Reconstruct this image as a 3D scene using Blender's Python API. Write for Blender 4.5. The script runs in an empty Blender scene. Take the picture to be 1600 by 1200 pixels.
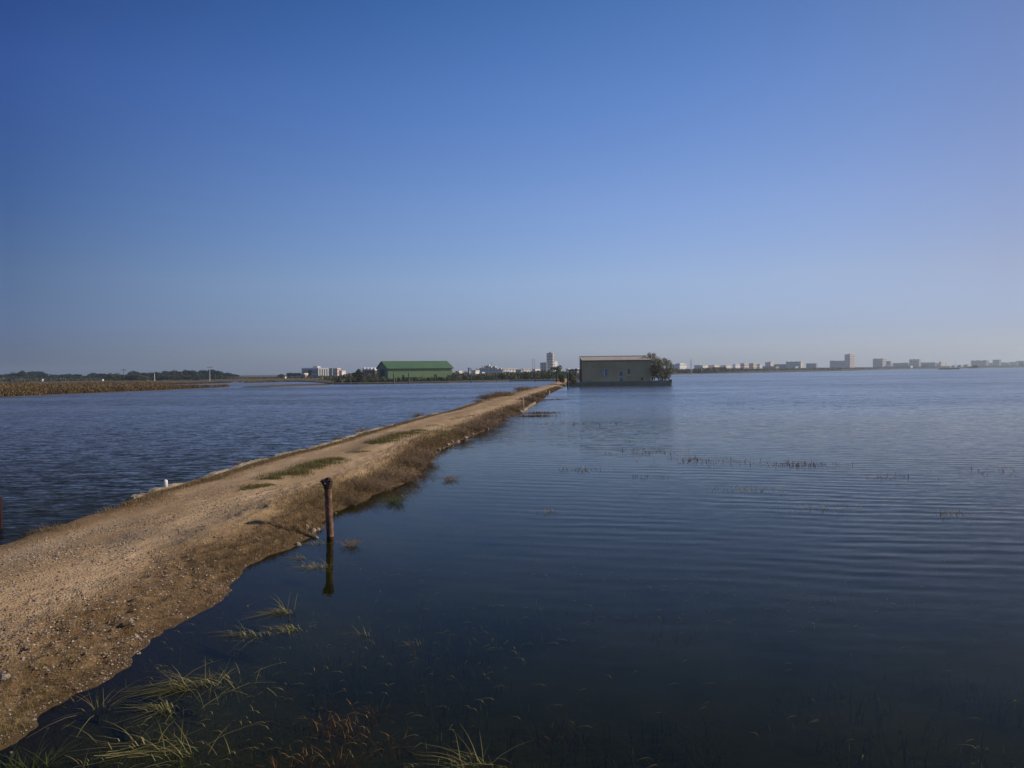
import bpy, math, random
from mathutils import Vector, noise, Matrix
from mathutils.geometry import tessellate_polygon
R = math.radians
sc = bpy.context.scene
col = sc.collection

# ------------------------------------------------------------------ camera
CAM_H = 2.5; F = 1250.0; PITCH = R(0.90); ROLL = R(0.68)
CAM = Vector((0, 0, CAM_H))
FWD = Vector((0, math.cos(PITCH), -math.sin(PITCH)))
UP0 = Vector((0, math.sin(PITCH), math.cos(PITCH))); RT0 = Vector((1, 0, 0))
UPV = UP0*math.cos(ROLL) + RT0*math.sin(ROLL)
RTV = RT0*math.cos(ROLL) - UP0*math.sin(ROLL)
cd = bpy.data.cameras.new('camera'); cam = bpy.data.objects.new('camera', cd); col.objects.link(cam)
cd.sensor_width = 36; cd.lens = F/1600*36; cd.clip_start = 0.1; cd.clip_end = 20000
m = Matrix.Identity(4)
for i in range(3):
    m[i][0] = RTV[i]; m[i][1] = UPV[i]; m[i][2] = -FWD[i]; m[i][3] = CAM[i]
cam.matrix_world = m
sc.camera = cam
# ------------------------------------------------------------------ sky and sun
SUN_EL = R(28.5); SUN_AZ = R(83.5)
w = bpy.data.worlds.new("World"); sc.world = w; w.use_nodes = True
nt = w.node_tree; bg = nt.nodes['Background']
sky = nt.nodes.new('ShaderNodeTexSky'); sky.sky_type = 'NISHITA'; sky.sun_disc = False
sky.sun_elevation = SUN_EL; sky.sun_rotation = SUN_AZ
sky.air_density = 1.0; sky.dust_density = 0.6; sky.ozone_density = 3.0; sky.altitude = 0
# colour grade of the Sky Texture: bluer, and dimmer away from the sun, as in the photograph
SKYC = {'L': [(0.30,0.40,0.80),(0.387,0.479,0.926),(0.459,0.545,0.847),(0.378,0.555,0.975),(0.391,0.592,1.212),(0.225,0.461,0.985),(0.540,0.752,1.182)],
        'C': [(1.250,1.400,2.200),(1.120,1.200,1.860),(1.500,1.500,1.920),(1.450,1.540,2.060),(1.050,1.390,2.080),(0.696,1.149,1.820),(0.900,1.100,1.500)],
        'R': [(1.098,1.194,1.794),(0.974,1.012,1.552),(1.232,1.079,1.329),(1.270,1.136,1.421),(1.117,1.127,1.474),(0.955,1.050,1.387),(0.764,0.907,1.358)]}
SKYZ = [0, .045, .11, .2, .325, .42, .9]
tcw = nt.nodes.new('ShaderNodeTexCoord'); sxw = nt.nodes.new('ShaderNodeSeparateXYZ'); nt.links.new(tcw.outputs['Generated'], sxw.inputs[0])
def skyramp(k):
    r = nt.nodes.new('ShaderNodeValToRGB'); e = r.color_ramp.elements; r.color_ramp.interpolation = 'CARDINAL' if 0 else 'LINEAR'
    while len(e) < len(SKYZ): e.new(.5)
    for x, z, c in zip(e, SKYZ, SKYC[k]): x.position = z; x.color = (*[q/4 for q in c], 1)
    nt.links.new(sxw.outputs[2], r.inputs[0]); return r.outputs[0]
def wmath(op, a, b=None):
    n = nt.nodes.new('ShaderNodeMath'); n.operation = op
    for i, x in enumerate((a, b)):
        if x is None: continue
        if isinstance(x, (int, float)): n.inputs[i].default_value = x
        else: nt.links.new(x, n.inputs[i])
    return n.outputs[0]
hlen = wmath('SQRT', wmath('ADD', wmath('MULTIPLY', sxw.outputs[0], sxw.outputs[0]), wmath('MULTIPLY', sxw.outputs[1], sxw.outputs[1])))
saz = wmath('DIVIDE', sxw.outputs[0], hlen)
def wmix(f, a, b, typ='MIX'):
    n = nt.nodes.new('ShaderNodeMix'); n.data_type = 'RGBA'; n.blend_type = typ
    for i, x in ((0, f), (6, a), (7, b)):
        if isinstance(x, (int, float)): n.inputs[i].default_value = x
        else: nt.links.new(x, n.inputs[i])
    return n.outputs[2]
def wrange(v, a, b):
    n = nt.nodes.new('ShaderNodeMapRange'); n.interpolation_type = 'LINEAR'; n.inputs[1].default_value = a; n.inputs[2].default_value = b; nt.links.new(v, n.inputs[0]); return n.outputs[0]
SKYC['M'] = [tuple(max(.02, 2*c-(l+r)/2) for c, l, r in zip(C_, L_, R_)) for C_, L_, R_ in zip(SKYC['C'], SKYC['L'], SKYC['R'])]
taz = wrange(saz, -.53, .53); mid_ = skyramp('M')
grade = wmix(taz, wmix(taz, skyramp('L'), mid_), wmix(taz, mid_, skyramp('R')))
nt.links.new(wmix(1.0, sky.outputs[0], grade, 'MULTIPLY'), bg.inputs[0])
bg.inputs[1].default_value = 0.07*4
sd = bpy.data.lights.new('sun', 'SUN'); sd.energy = 4.6; sd.angle = R(0.53); sd.color = (1.0, 0.86, 0.66)
sun = bpy.data.objects.new('sun', sd); col.objects.link(sun)
SDIR = Vector((math.sin(SUN_AZ)*math.cos(SUN_EL), math.cos(SUN_AZ)*math.cos(SUN_EL), math.sin(SUN_EL)))
sun.rotation_euler = (-SDIR).to_track_quat('-Z', 'Y').to_euler()
sc.view_settings.view_transform = 'Standard'; sc.view_settings.look = 'None'
sc.view_settings.exposure = -0.1; sc.view_settings.gamma = 1
sc.render.engine = 'CYCLES'
cy = sc.cycles
cy.use_denoising = True; cy.max_bounces = 8; cy.transparent_max_bounces = 16; cy.volume_bounces = 0
cy.caustics_reflective = False; cy.caustics_refractive = False
cy.use_adaptive_sampling = False; cy.sample_clamp_indirect = 4

# ------------------------------------------------------------------ helpers
def ray(u, v):
    return (FWD*F + RTV*(u-800) - UPV*(v-600))
def P(u, v, z=0.0):          # pixel of the 1600x1200 photograph on the level z
    d = ray(u, v); t = (z-CAM_H)/d.z
    return CAM + d*t
def PY(u, v, Y):             # pixel at depth Y
    d = ray(u, v); return CAM + d*(Y/d.y)
def sm(a, b, x):
    t = max(0.0, min(1.0, (x-a)/(b-a))); return t*t*(3-2*t)
def nz(x, y, s=1.0, k=0.0): return noise.noise(Vector((x*s+k, y*s-k, k*.7)))
def interp(pts, x):
    if x <= pts[0][0]: return pts[0][1]
    for (a, b), (c, d) in zip(pts, pts[1:]):
        if x <= c: return b + (d-b)*(x-a)/(c-a)
    return pts[-1][1]

def tag(o, label=None, cat=None, group=None, kind=None):
    if label: o['label'] = label
    if cat: o['category'] = cat
    if group: o['group'] = group
    if kind: o['kind'] = kind
    return o
def empty(name, loc=(0, 0, 0), rz=0.0):
    o = bpy.data.objects.new(name, None); col.objects.link(o)
    o.location = loc; o.rotation_euler.z = rz; o.empty_display_size = .2
    return o
class MB:
    def __init__(s): s.v = []; s.f = []; s.m = []; s.mi = 0
    def add(s, vs, fs):
        n = len(s.v); s.v += [tuple(p) for p in vs]; s.f += [tuple(i+n for i in f) for f in fs]; s.m += [s.mi]*len(fs)
        return s
    def box(s, x0, x1, y0, y1, z0, z1):
        return s.add([(x0,y0,z0),(x1,y0,z0),(x1,y1,z0),(x0,y1,z0),(x0,y0,z1),(x1,y0,z1),(x1,y1,z1),(x0,y1,z1)],
              [(3,2,1,0),(4,5,6,7),(0,1,5,4),(1,2,6,5),(2,3,7,6),(3,0,4,7)])
    def tube(s, pts, rad, n=8, cap=True):
        pts = [Vector(p) for p in pts]; vs = []; fs = []
        if not hasattr(rad, '__len__'): rad = [rad]*len(pts)
        for i, p in enumerate(pts):
            t = (pts[min(i+1, len(pts)-1)] - pts[max(i-1, 0)]).normalized()
            a = t.orthogonal().normalized() if abs(t.z) < .9 else Vector((1,0,0)).cross(t).normalized()
            b = t.cross(a)
            for k in range(n):
                an = 2*math.pi*k/n; vs.append(p + a*(math.cos(an)*rad[i]) + b*(math.sin(an)*rad[i]))
        for i in range(len(pts)-1):
            for k in range(n):
                k2 = (k+1) % n; fs.append((i*n+k, i*n+k2, (i+1)*n+k2, (i+1)*n+k))
        if cap: fs.append(tuple(range(n))[::-1]); fs.append(tuple(range((len(pts)-1)*n, len(pts)*n)))
        return s.add(vs, fs)
    def ribbon(s, pts, width, side):
        vs = []; n = len(pts)
        for i, p in enumerate(pts):
            wd = width*(1-0.85*(i/(n-1))**1.5)*.5
            vs.append(p - side*wd); vs.append(p + side*wd)
        return s.add(vs, [(2*i, 2*i+1, 2*i+3, 2*i+2) for i in range(n-1)])
    def quad(s, c, a, b):
        return s.add([c-a-b, c+a-b, c+a+b, c-a+b], [(0,1,2,3)])
    def mesh(s, name, mats, smooth=False):
        me = bpy.data.meshes.new(name); me.from_pydata(s.v, [], s.f)
        for mt in (mats if isinstance(mats, (list, tuple)) else [mats]): me.materials.append(mt)
        if isinstance(mats, (list, tuple)): me.polygons.foreach_set('material_index', s.m)
        if smooth: me.polygons.foreach_set('use_smooth', [True]*len(me.polygons))
        me.update(); return me
    def build(s, name, mats, parent=None, smooth=False):
        o = bpy.data.objects.new(name, s.mesh(name, mats, smooth)); col.objects.link(o)
        if parent: o.parent = parent
        return o
def copy_tree(o, parent=None):
    c = o.copy(); col.objects.link(c); c.parent = parent
    for ch in o.children: copy_tree(ch, c)
    return c
ORD = ['first','second','third','fourth','fifth','sixth','seventh','eighth','ninth','tenth','eleventh','twelfth','thirteenth',
 'fourteenth','fifteenth','sixteenth','seventeenth','eighteenth','nineteenth','twentieth','twenty-first','twenty-second',
 'twenty-third','twenty-fourth','twenty-fifth','twenty-sixth','twenty-seventh','twenty-eighth','twenty-ninth','thirtieth']

# ------------------------------------------------------------------ materials
def mat(name):
    mt = bpy.data.materials.new(name); mt.use_nodes = True
    return mt, mt.node_tree, mt.node_tree.nodes['Principled BSDF']
def N(nt, typ, **kw):
    n = nt.nodes.new(typ)
    for k, v in kw.items():
        if k in n.inputs: n.inputs[k].default_value = v
        else: setattr(n, k, v)
    return n
def ramp(nt, fac, stops):
    r = nt.nodes.new('ShaderNodeValToRGB'); e = r.color_ramp.elements
    while len(e) < len(stops): e.new(.5)
    for x, (p, c) in zip(e, stops): x.position = p; x.color = (*c, 1) if len(c) == 3 else c
    nt.links.new(fac, r.inputs[0]); return r.outputs[0]
def noisetex(nt, vec, scale, detail=4, rough=.55):
    n = N(nt, 'ShaderNodeTexNoise', Scale=scale, Detail=detail, Roughness=rough)
    if vec is not None: nt.links.new(vec, n.inputs['Vector'])
    return n.outputs['Fac']
def mixc(nt, fac, a, b):
    n = nt.nodes.new('ShaderNodeMix'); n.data_type = 'RGBA'
    for i, x in ((0, fac), (6, a), (7, b)):
        if isinstance(x, (int, float)): n.inputs[i].default_value = x
        elif isinstance(x, tuple): n.inputs[i].default_value = (*x, 1)
        else: nt.links.new(x, n.inputs[i])
    return n.outputs[2]
def mth(nt, op, a, b=None, c=None, clamp=False):
    n = nt.nodes.new('ShaderNodeMath'); n.operation = op; n.use_clamp = clamp
    for i, x in enumerate((a, b, c)):
        if x is None: continue
        if isinstance(x, (int, float)): n.inputs[i].default_value = x
        else: nt.links.new(x, n.inputs[i])
    return n.outputs[0]
def noisy(name, c1, c2, scale=2.0, rough=.85, bump=0.0, bscale=None, coord='Object', detail=5, c3=None):
    mt, nt, b = mat(name); tc = N(nt, 'ShaderNodeTexCoord')
    f = noisetex(nt, tc.outputs[coord], scale, detail)
    st = [(.33, c1), (.67, c2)] if c3 is None else [(.3, c1), (.5, c2), (.7, c3)]
    nt.links.new(ramp(nt, f, st), b.inputs['Base Color'])
    b.inputs['Roughness'].default_value = rough; b.inputs['Specular IOR Level'].default_value = .25
    if bump:
        bp = N(nt, 'ShaderNodeBump', Strength=bump, Distance=.02)
        nt.links.new(noisetex(nt, tc.outputs[coord], bscale or scale*6, 4), bp.inputs['Height'])
        nt.links.new(bp.outputs[0], b.inputs['Normal'])
    return mt
def leafy(name, cols, transl=.35, pscale=None):
    # every leaf or blade (mesh island) takes its own tone
    mt, nt, b = mat(name); g = N(nt, 'ShaderNodeNewGeometry')
    n = len(cols); c = ramp(nt, g.outputs['Random Per Island'], [(i/max(1, n-1), k) for i, k in enumerate(cols)])
    oi = N(nt, 'ShaderNodeObjectInfo')
    hv = N(nt, 'ShaderNodeHueSaturation')
    nt.links.new(mth(nt, 'MULTIPLY_ADD', oi.outputs['Random'], .4, .8), hv.inputs['Value']); nt.links.new(c, hv.inputs['Color'])
    b.inputs['Roughness'].default_value = .7; b.inputs['Specular IOR Level'].default_value = .2
    nt.links.new(hv.outputs[0], b.inputs['Base Color'])
    tr = N(nt, 'ShaderNodeBsdfTranslucent'); nt.links.new(hv.outputs[0], tr.inputs['Color'])
    mx = N(nt, 'ShaderNodeMixShader'); mx.inputs[0].default_value = transl
    out = nt.nodes['Material Output']
    nt.links.new(b.outputs[0], mx.inputs[1]); nt.links.new(tr.outputs[0], mx.inputs[2]); nt.links.new(mx.outputs[0], out.inputs[0])
    return mt

M = {}
M['pine'] = leafy('pine_foliage', [(.010,.026,.014), (.018,.038,.017), (.032,.055,.024)], .2)
M['olive'] = leafy('olive_foliage', [(.045,.055,.02), (.075,.08,.03), (.10,.10,.045)], .25)
M['shrubgreen'] = leafy('shrub_foliage', [(.03,.055,.02), (.055,.085,.03), (.09,.10,.04)], .3)
M['brownscrub'] = leafy('brown_scrub', [(.07,.05,.03), (.12,.085,.045), (.16,.11,.06)], .25)
M['reed'] = leafy('dry_reeds', [(.13,.085,.035), (.22,.145,.06), (.31,.215,.10), (.11,.09,.04)], .25)
M['farscrub'] = leafy('far_scrub', [(.05,.06,.03), (.08,.08,.04), (.12,.10,.055), (.04,.055,.03)], .25)
M['treeleaf'] = leafy('broad_leaves', [(.03,.045,.022), (.075,.09,.045), (.16,.16,.09), (.38,.34,.24)], .3)
M['palm'] = leafy('palm_leaves', [(.02,.035,.015), (.045,.06,.025)], .2)
M['vivid'] = leafy('green_leaves', [(.05,.075,.02), (.085,.11,.03), (.13,.14,.05)], .35)
M['grass'] = leafy('track_grass', [(.10,.11,.03), (.16,.16,.05), (.24,.20,.075), (.32,.25,.11)], .3)
M['drygrass'] = leafy('dry_grass', [(.055,.038,.018), (.16,.105,.045), (.27,.18,.085), (.38,.28,.15), (.11,.10,.035)], .3)
M['twig'] = leafy('dry_twigs', [(.10,.065,.04), (.20,.13,.08), (.29,.20,.12), (.42,.32,.20)], .15)
M['blade'] = leafy('water_grass_blades', [(.15,.17,.045), (.25,.24,.075), (.38,.31,.13), (.19,.13,.05)], .35)
M['stubble'] = leafy('rusty_stubble', [(.20,.08,.02), (.30,.13,.035), (.38,.20,.06)], .3)
M['bark'] = noisy('bark', (.05,.04,.03), (.13,.10,.08), 3)
M['concrete'] = noisy('kerb_concrete', (.16,.135,.10), (.38,.33,.25), 5, .9, .6, 30)
M['rock'] = noisy('pale_rock', (.20,.165,.12), (.40,.34,.27), 8, .9, .5, 40)
M['white'] = noisy('white_paint', (.6,.58,.54), (.78,.77,.74), 4, .6)
M['rust'] = noisy('rusty_pipe', (.06,.032,.02), (.15,.078,.046), 14, .75, .6, 60, c3=(.30,.17,.115))
M['darkrust'] = noisy('dark_rust', (.022,.016,.013), (.07,.045,.035), 20, .8, .5, 60)
M['redpost'] = noisy('dark_red_paint', (.018,.007,.009), (.035,.012,.015), 8, .6)
M['stake'] = noisy('stake_wood', (.35,.22,.13), (.6,.5,.4), 6, .8)
M['wood'] = noisy('grey_wood', (.06,.05,.04), (.14,.12,.10), 5, .85)
M['stalk'] = noisy('branch_wood', (.03,.022,.016), (.08,.06,.045), 9, .9)

def track_material():
    mt, nt, b = mat('dirt_track'); L = nt.links
    tc = N(nt, 'ShaderNodeTexCoord'); O = tc.outputs['Object']
    at = N(nt, 'ShaderNodeAttribute', attribute_name='ground'); sp = N(nt, 'ShaderNodeSeparateColor'); L.new(at.outputs['Color'], sp.inputs[0])
    bank, grav, damp = sp.outputs[0], sp.outputs[1], sp.outputs[2]
    mp = N(nt, 'ShaderNodeMapping'); mp.inputs['Scale'].default_value = (1.0, .28, 1); mp.inputs['Rotation'].default_value = (0,0,R(6)); L.new(O, mp.inputs[0])
    n1 = noisetex(nt, mp.outputs[0], 1.6, 8, .62); n2 = noisetex(nt, O, 9, 6, .65); n3 = noisetex(nt, O, 45, 3, .6)
    base = ramp(nt, n1, [(.34, (.26,.158,.07)), (.5, (.41,.275,.135)), (.64, (.56,.40,.22))])
    spk = ramp(nt, n2, [(.35, (.27,.17,.085)), (.65, (.50,.36,.215))])
    c = mixc(nt, .35, base, spk)
    vo = N(nt, 'ShaderNodeTexVoronoi', Scale=38.0); L.new(O, vo.inputs['Vector'])
    stone = ramp(nt, vo.outputs['Color'], [(.2, (.11,.07,.038)), (.5, (.23,.155,.09)), (.85, (.42,.315,.21))])
    gm = mth(nt, 'MULTIPLY', grav, mth(nt, 'MULTIPLY', ramp(nt, n1, [(.35, (.35,)*3), (.6, (1,)*3)]), ramp(nt, n2, [(.3, (.15,)*3), (.6, (.85,)*3)])))
    c = mixc(nt, gm, c, stone)
    wl_ = ramp(nt, noisetex(nt, mp.outputs[0], 2.6, 5, .5), [(.35, (.37,.255,.15)), (.65, (.50,.37,.235))])
    c = mixc(nt, mth(nt, 'MULTIPLY', at.outputs['Alpha'], .75), c, wl_)
    bk = ramp(nt, n2, [(.3, (.065,.04,.018)), (.5, (.15,.095,.045)), (.72, (.27,.18,.10))])
    bm = mth(nt, 'ADD', bank, mth(nt, 'MULTIPLY_ADD', n2, .9, -.45), clamp=True)
    bm = mth(nt, 'MULTIPLY', bm, mth(nt, 'GREATER_THAN', bank, .01))
    c = mixc(nt, bm, c, bk)
    c = mixc(nt, mth(nt, 'MULTIPLY', damp, ramp(nt, n2, [(.3, (.4,)*3), (.6, (1,)*3)])), c, (.13,.105,.075))
    gp = N(nt, 'ShaderNodeNewGeometry'); zz = N(nt, 'ShaderNodeSeparateXYZ'); L.new(gp.outputs['Position'], zz.inputs[0])
    mrz = N(nt, 'ShaderNodeMapRange'); mrz.inputs[1].default_value = .03; mrz.inputs[2].default_value = -.22; L.new(zz.outputs[2], mrz.inputs[0])
    wz = N(nt, 'ShaderNodeMapRange'); wz.inputs[1].default_value = .055; wz.inputs[2].default_value = .015; L.new(mth(nt, 'MULTIPLY_ADD', n2, .05, mth(nt, 'ADD', zz.outputs[2], -.025)), wz.inputs[0])
    c = mixc(nt, mth(nt, 'MULTIPLY', wz.outputs[0], .7), c, (.055,.032,.015))
    mud = ramp(nt, noisetex(nt, O, .6, 5), [(.33, (.07,.065,.035)), (.67, (.15,.125,.07))])
    c = mixc(nt, mrz.outputs[0], c, mud)
    # grain
    hv = N(nt, 'ShaderNodeHueSaturation'); L.new(c, hv.inputs['Color']); L.new(mth(nt, 'MULTIPLY_ADD', n3, .75, .625), hv.inputs['Value'])
    L.new(hv.outputs[0], b.inputs['Base Color']); b.inputs['Roughness'].default_value = .95; b.inputs['Specular IOR Level'].default_value = .15
    hh = mth(nt, 'ADD', mth(nt, 'MULTIPLY', n3, .6), mth(nt, 'ADD', n2, mth(nt, 'MULTIPLY', gm, mth(nt, 'SUBTRACT', 1.0, vo.outputs['Distance']))))
    bp = N(nt, 'ShaderNodeBump', Strength=.8, Distance=.035); L.new(hh, bp.inputs['Height']); L.new(bp.outputs[0], b.inputs['Normal'])
    return mt
M['track'] = track_material()
M['mud'] = noisy('lake_mud', (.07,.065,.035), (.15,.125,.07), .6, .95, .5, 12)
M['earth'] = noisy('shore_earth', (.06,.055,.03), (.13,.10,.055), .08, .95)

def water_material():
    mt = bpy.data.materials.new('water'); mt.use_nodes = True; nt = mt.node_tree; nt.nodes.clear(); L = nt.links
    g = N(nt, 'ShaderNodeNewGeometry'); pos = g.outputs['Position']
    sp = N(nt, 'ShaderNodeSeparateXYZ'); L.new(pos, sp.inputs[0]); X, Y = sp.outputs[0], sp.outputs[1]
    def mr(v, a, b, c=0.0, d=1.0):
        n = N(nt, 'ShaderNodeMapRange'); n.interpolation_type = 'SMOOTHSTEP'; n.inputs[1].default_value = a; n.inputs[2].default_value = b
        n.inputs[3].default_value = c; n.inputs[4].default_value = d; L.new(v, n.inputs[0]); return n.outputs[0]
    # left of the causeway: lateral distance from its axis
    lat = mth(nt, 'SUBTRACT', X, mth(nt, 'MULTIPLY_ADD', Y, .104, -7.2))
    right = mr(lat, -1.0, 1.0)
    fetch = mr(Y, 14, 62)                                  # wind reaches the water away from the near bank
    fx = mr(X, -2, 14)
    fetch = mth(nt, 'MAXIMUM', fetch, mth(nt, 'MULTIPLY', fx, .25))
    leftm = mth(nt, 'SUBTRACT', 1.0, right)
    mpp = N(nt, 'ShaderNodeMapping'); mpp.inputs['Scale'].default_value = (.012, .05, 1); L.new(pos, mpp.inputs[0])
    patch = mr(noisetex(nt, mpp.outputs[0], 1.0, 3), .38, .62, .55, 1.15)
    chopA = mth(nt, 'MULTIPLY', patch, mth(nt, 'ADD', mth(nt, 'MULTIPLY', leftm, .78), mth(nt, 'MULTIPLY', right, mth(nt, 'MULTIPLY_ADD', fetch, .85, .035))))
    def slopes(scale, sx, sy, detail):
        mp = N(nt, 'ShaderNodeMapping'); mp.inputs['Scale'].default_value = (sx, sy, 1); mp.inputs['Rotation'].default_value = (0,0,R(-14)); L.new(pos, mp.inputs[0])
        n = N(nt, 'ShaderNodeTexNoise', Scale=scale, Detail=detail, Roughness=.55); L.new(mp.outputs[0], n.inputs['Vector'])
        s = N(nt, 'ShaderNodeSeparateColor'); L.new(n.outputs['Color'], s.inputs[0])
        return mth(nt, 'SUBTRACT', s.outputs[0], .5), mth(nt, 'SUBTRACT', s.outputs[1], .5)
    ax, ay = slopes(1.0, 1.9, 6.0, 5); bx_, by_ = slopes(1.0, 7, 20, 2)
    cx_, cy_ = slopes(1.0, .35, 1.5, 3)
    CH = .80
    far = mth(nt, 'MULTIPLY', mth(nt, 'MULTIPLY', patch, mr(Y, 30, 90)), .55)
    sx = mth(nt, 'MULTIPLY', chopA, mth(nt, 'ADD', mth(nt, 'MULTIPLY', ax, CH*.5), mth(nt, 'MULTIPLY', bx_, CH*.6)))
    sy = mth(nt, 'MULTIPLY', chopA, mth(nt, 'ADD', mth(nt, 'MULTIPLY', ay, CH), mth(nt, 'MULTIPLY', by_, CH*.75)))
    sx = mth(nt, 'ADD', sx, mth(nt, 'MULTIPLY', mth(nt, 'MULTIPLY', far, cx_), .4)); sy = mth(nt, 'ADD', sy, mth(nt, 'MULTIPLY', far, cy_))
    # long parallel ripples on the right
    wn = mth(nt, 'MULTIPLY', noisetex(nt, pos, .30, 3), 13.0)
    ph = mth(nt, 'ADD', mth(nt, 'ADD', mth(nt, 'MULTIPLY', X, .28*12.4), mth(nt, 'MULTIPLY', Y, .96*12.4)), wn)
    wn2 = mth(nt, 'MULTIPLY', noisetex(nt, pos, .5, 3), 12.0)
    ph2 = mth(nt, 'ADD', mth(nt, 'ADD', mth(nt, 'MULTIPLY', X, .12*20.5), mth(nt, 'MULTIPLY', Y, .99*20.5)), wn2)
    amp = mth(nt, 'MULTIPLY', mr(mth(nt, 'ADD', X, mth(nt, 'MULTIPLY', Y, .12)), -1.5, 6), mr(noisetex(nt, pos, .22, 3), .36, .62, .1, 1.0))
    amp = mth(nt, 'MULTIPLY', amp, mth(nt, 'MULTIPLY', mr(Y, 5.0, 11), mr(Y, 30, 75, 1.0, .2)))
    rp = mth(nt, 'MULTIPLY', amp, mth(nt, 'ADD', mth(nt, 'MULTIPLY', mth(nt, 'SINE', ph), .030), mth(nt, 'MULTIPLY', mth(nt, 'SINE', ph2), .016)))
    sx = mth(nt, 'ADD', sx, mth(nt, 'MULTIPLY', rp, .3)); sy = mth(nt, 'ADD', sy, rp)
    cb = N(nt, 'ShaderNodeCombineXYZ'); L.new(sx, cb.inputs[0]); L.new(sy, cb.inputs[1]); cb.inputs[2].default_value = 1
    nm = N(nt, 'ShaderNodeVectorMath', operation='NORMALIZE'); L.new(cb.outputs[0], nm.inputs[0])
    fr = N(nt, 'ShaderNodeFresnel'); L.new(mth(nt, 'MULTIPLY_ADD', g.outputs['Backfacing'], 1/1.33-1.33, 1.33), fr.inputs['IOR']); L.new(nm.outputs[0], fr.inputs['Normal'])
    gl = N(nt, 'ShaderNodeBsdfGlossy'); L.new(mth(nt, 'ADD', mth(nt, 'MULTIPLY', leftm, .30), mth(nt, 'MULTIPLY_ADD', mth(nt, 'MULTIPLY', right, fetch), .17, .03)), gl.inputs['Roughness']); L.new(nm.outputs[0], gl.inputs['Normal']); gl.inputs['Color'].default_value = (.92,.92,.92,1)
    tr = N(nt, 'ShaderNodeBsdfTransparent'); tr.inputs['Color'].default_value = (.31,.35,.20,1)
    mx = N(nt, 'ShaderNodeMixShader'); L.new(mth(nt, 'POWER', fr.outputs[0], mth(nt, 'MULTIPLY_ADD', leftm, .75, 1.38)), mx.inputs[0]); L.new(tr.outputs[0], mx.inputs[1]); L.new(gl.outputs[0], mx.inputs[2])
    out = N(nt, 'ShaderNodeOutputMaterial'); L.new(mx.outputs[0], out.inputs[0])
    return mt
M['water'] = water_material()

# ------------------------------------------------------------------ setting: bed, water, causeway, shores
BIG = 4000
o = MB().add([(-BIG,-200,-.55),(BIG,-200,-.55),(BIG,BIG,-.55),(-BIG,BIG,-.55)], [(0,1,2,3)]).build('lake_bed', M['mud']); tag(o, kind='structure')
o = MB().add([(-BIG,-200,0),(BIG,-200,0),(BIG,BIG,0),(-BIG,BIG,0)], [(0,1,2,3)]).build('water', M['water']); tag(o, kind='structure')

LP = [(-60,857),(0,838),(50,822),(100,808),(150,795),(188,784),(196,776),(243,762),(300,748),(340,735),(380,723),(430,710),(475,700),(520,688),(570,673),(620,660),(660,649),(700,641),
      (735,630),(760,621),(800,613),(830,606),(850,602.5),(862,599)]
RP = [(-60,1235),(0,1175),(60,1130),(112,1086),(160,1062),(200,1042),(235,1002),(262,985),(300,965),(335,945),(357,922),(372,900),(390,882),(420,866),(445,858),(465,850),(485,840),
      (497,828),(503,815),(514,804),(545,788),(560,786),(578,775),(600,764),(625,757),(645,742),(668,724),(679,704),(700,698),(722,687),(750,676),(772,664),(785,655),(800,648),(818,644),(832,634),
      (846,626),(856,617),(868,611),(881,605),(885,601)]
LW = sorted((p.y, p.x) for p in (P(*q, .25 if q[0] > 192 else .22) for q in LP)); RW = sorted((p.y, p.x) for p in (P(*q) for q in RP))
LW = [(1.0, LW[0][1]-1.2)] + LW + [(215, 13.2), (240, 14.5)]; RW = [(1.0, RW[0][1]-.4)] + RW + [(215, 17.5), (240, 19)]
def Lx(y): return interp(LW, y) + .05*nz(0, y, 1.7, 3)
def Rx(y): return interp(RW, y) + .08*nz(0, y, 2.1, 9) + .045*nz(0, y, 6, 5) + .022*nz(0, y, 19, 2)
def gh(x, y):
    l, r = Lx(y), Rx(y); dl, dr = x-l, r-x
    kerb = sm(14.6, 14.9, y)*(1-sm(57, 60, y))
    bw = 1.5*(1-sm(9, 13, y)) + .85
    top = .30 + .05*nz(x, y, .25, 2)
    if dl < 0: hl = -.62*sm(0, 1.1, -dl)
    else: hl = top*sm(-.0, .6, dl)*(1-kerb) + kerb*(.20 + (top-.20)*sm(.1, 1.2, dl))
    if dr < 0: hr = -.62*sm(-.25, 2.1, -dr)+.01
    else: hr = top*min(1, dr/bw)**.75
    h = min(hl, hr) if min(dl, dr) < 0 else min(hl, hr)
    if min(dl, dr) > 0:
        wv = (dl/(dl+dr)); rut = math.exp(-((wv-.27)/.09)**2) + math.exp(-((wv-.66)/.10)**2)
        h -= .035*rut*sm(.3, 1, min(dl, dr))
        e = min(1, min(dl, dr)/.25)
        bk = 1-sm(.6, 2.2, dr); h += e*(.018*nz(x, y, 3, 1) + (.06*bk + .008)*nz(x, y, 8, 4) + (.03*bk + .004)*nz(x, y, 21, 7))
    return h
mb = MB(); NC = 96; ys = []; y = 1.5
while y < 238: ys.append(y); y *= 1.0105
cols_ = []
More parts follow.
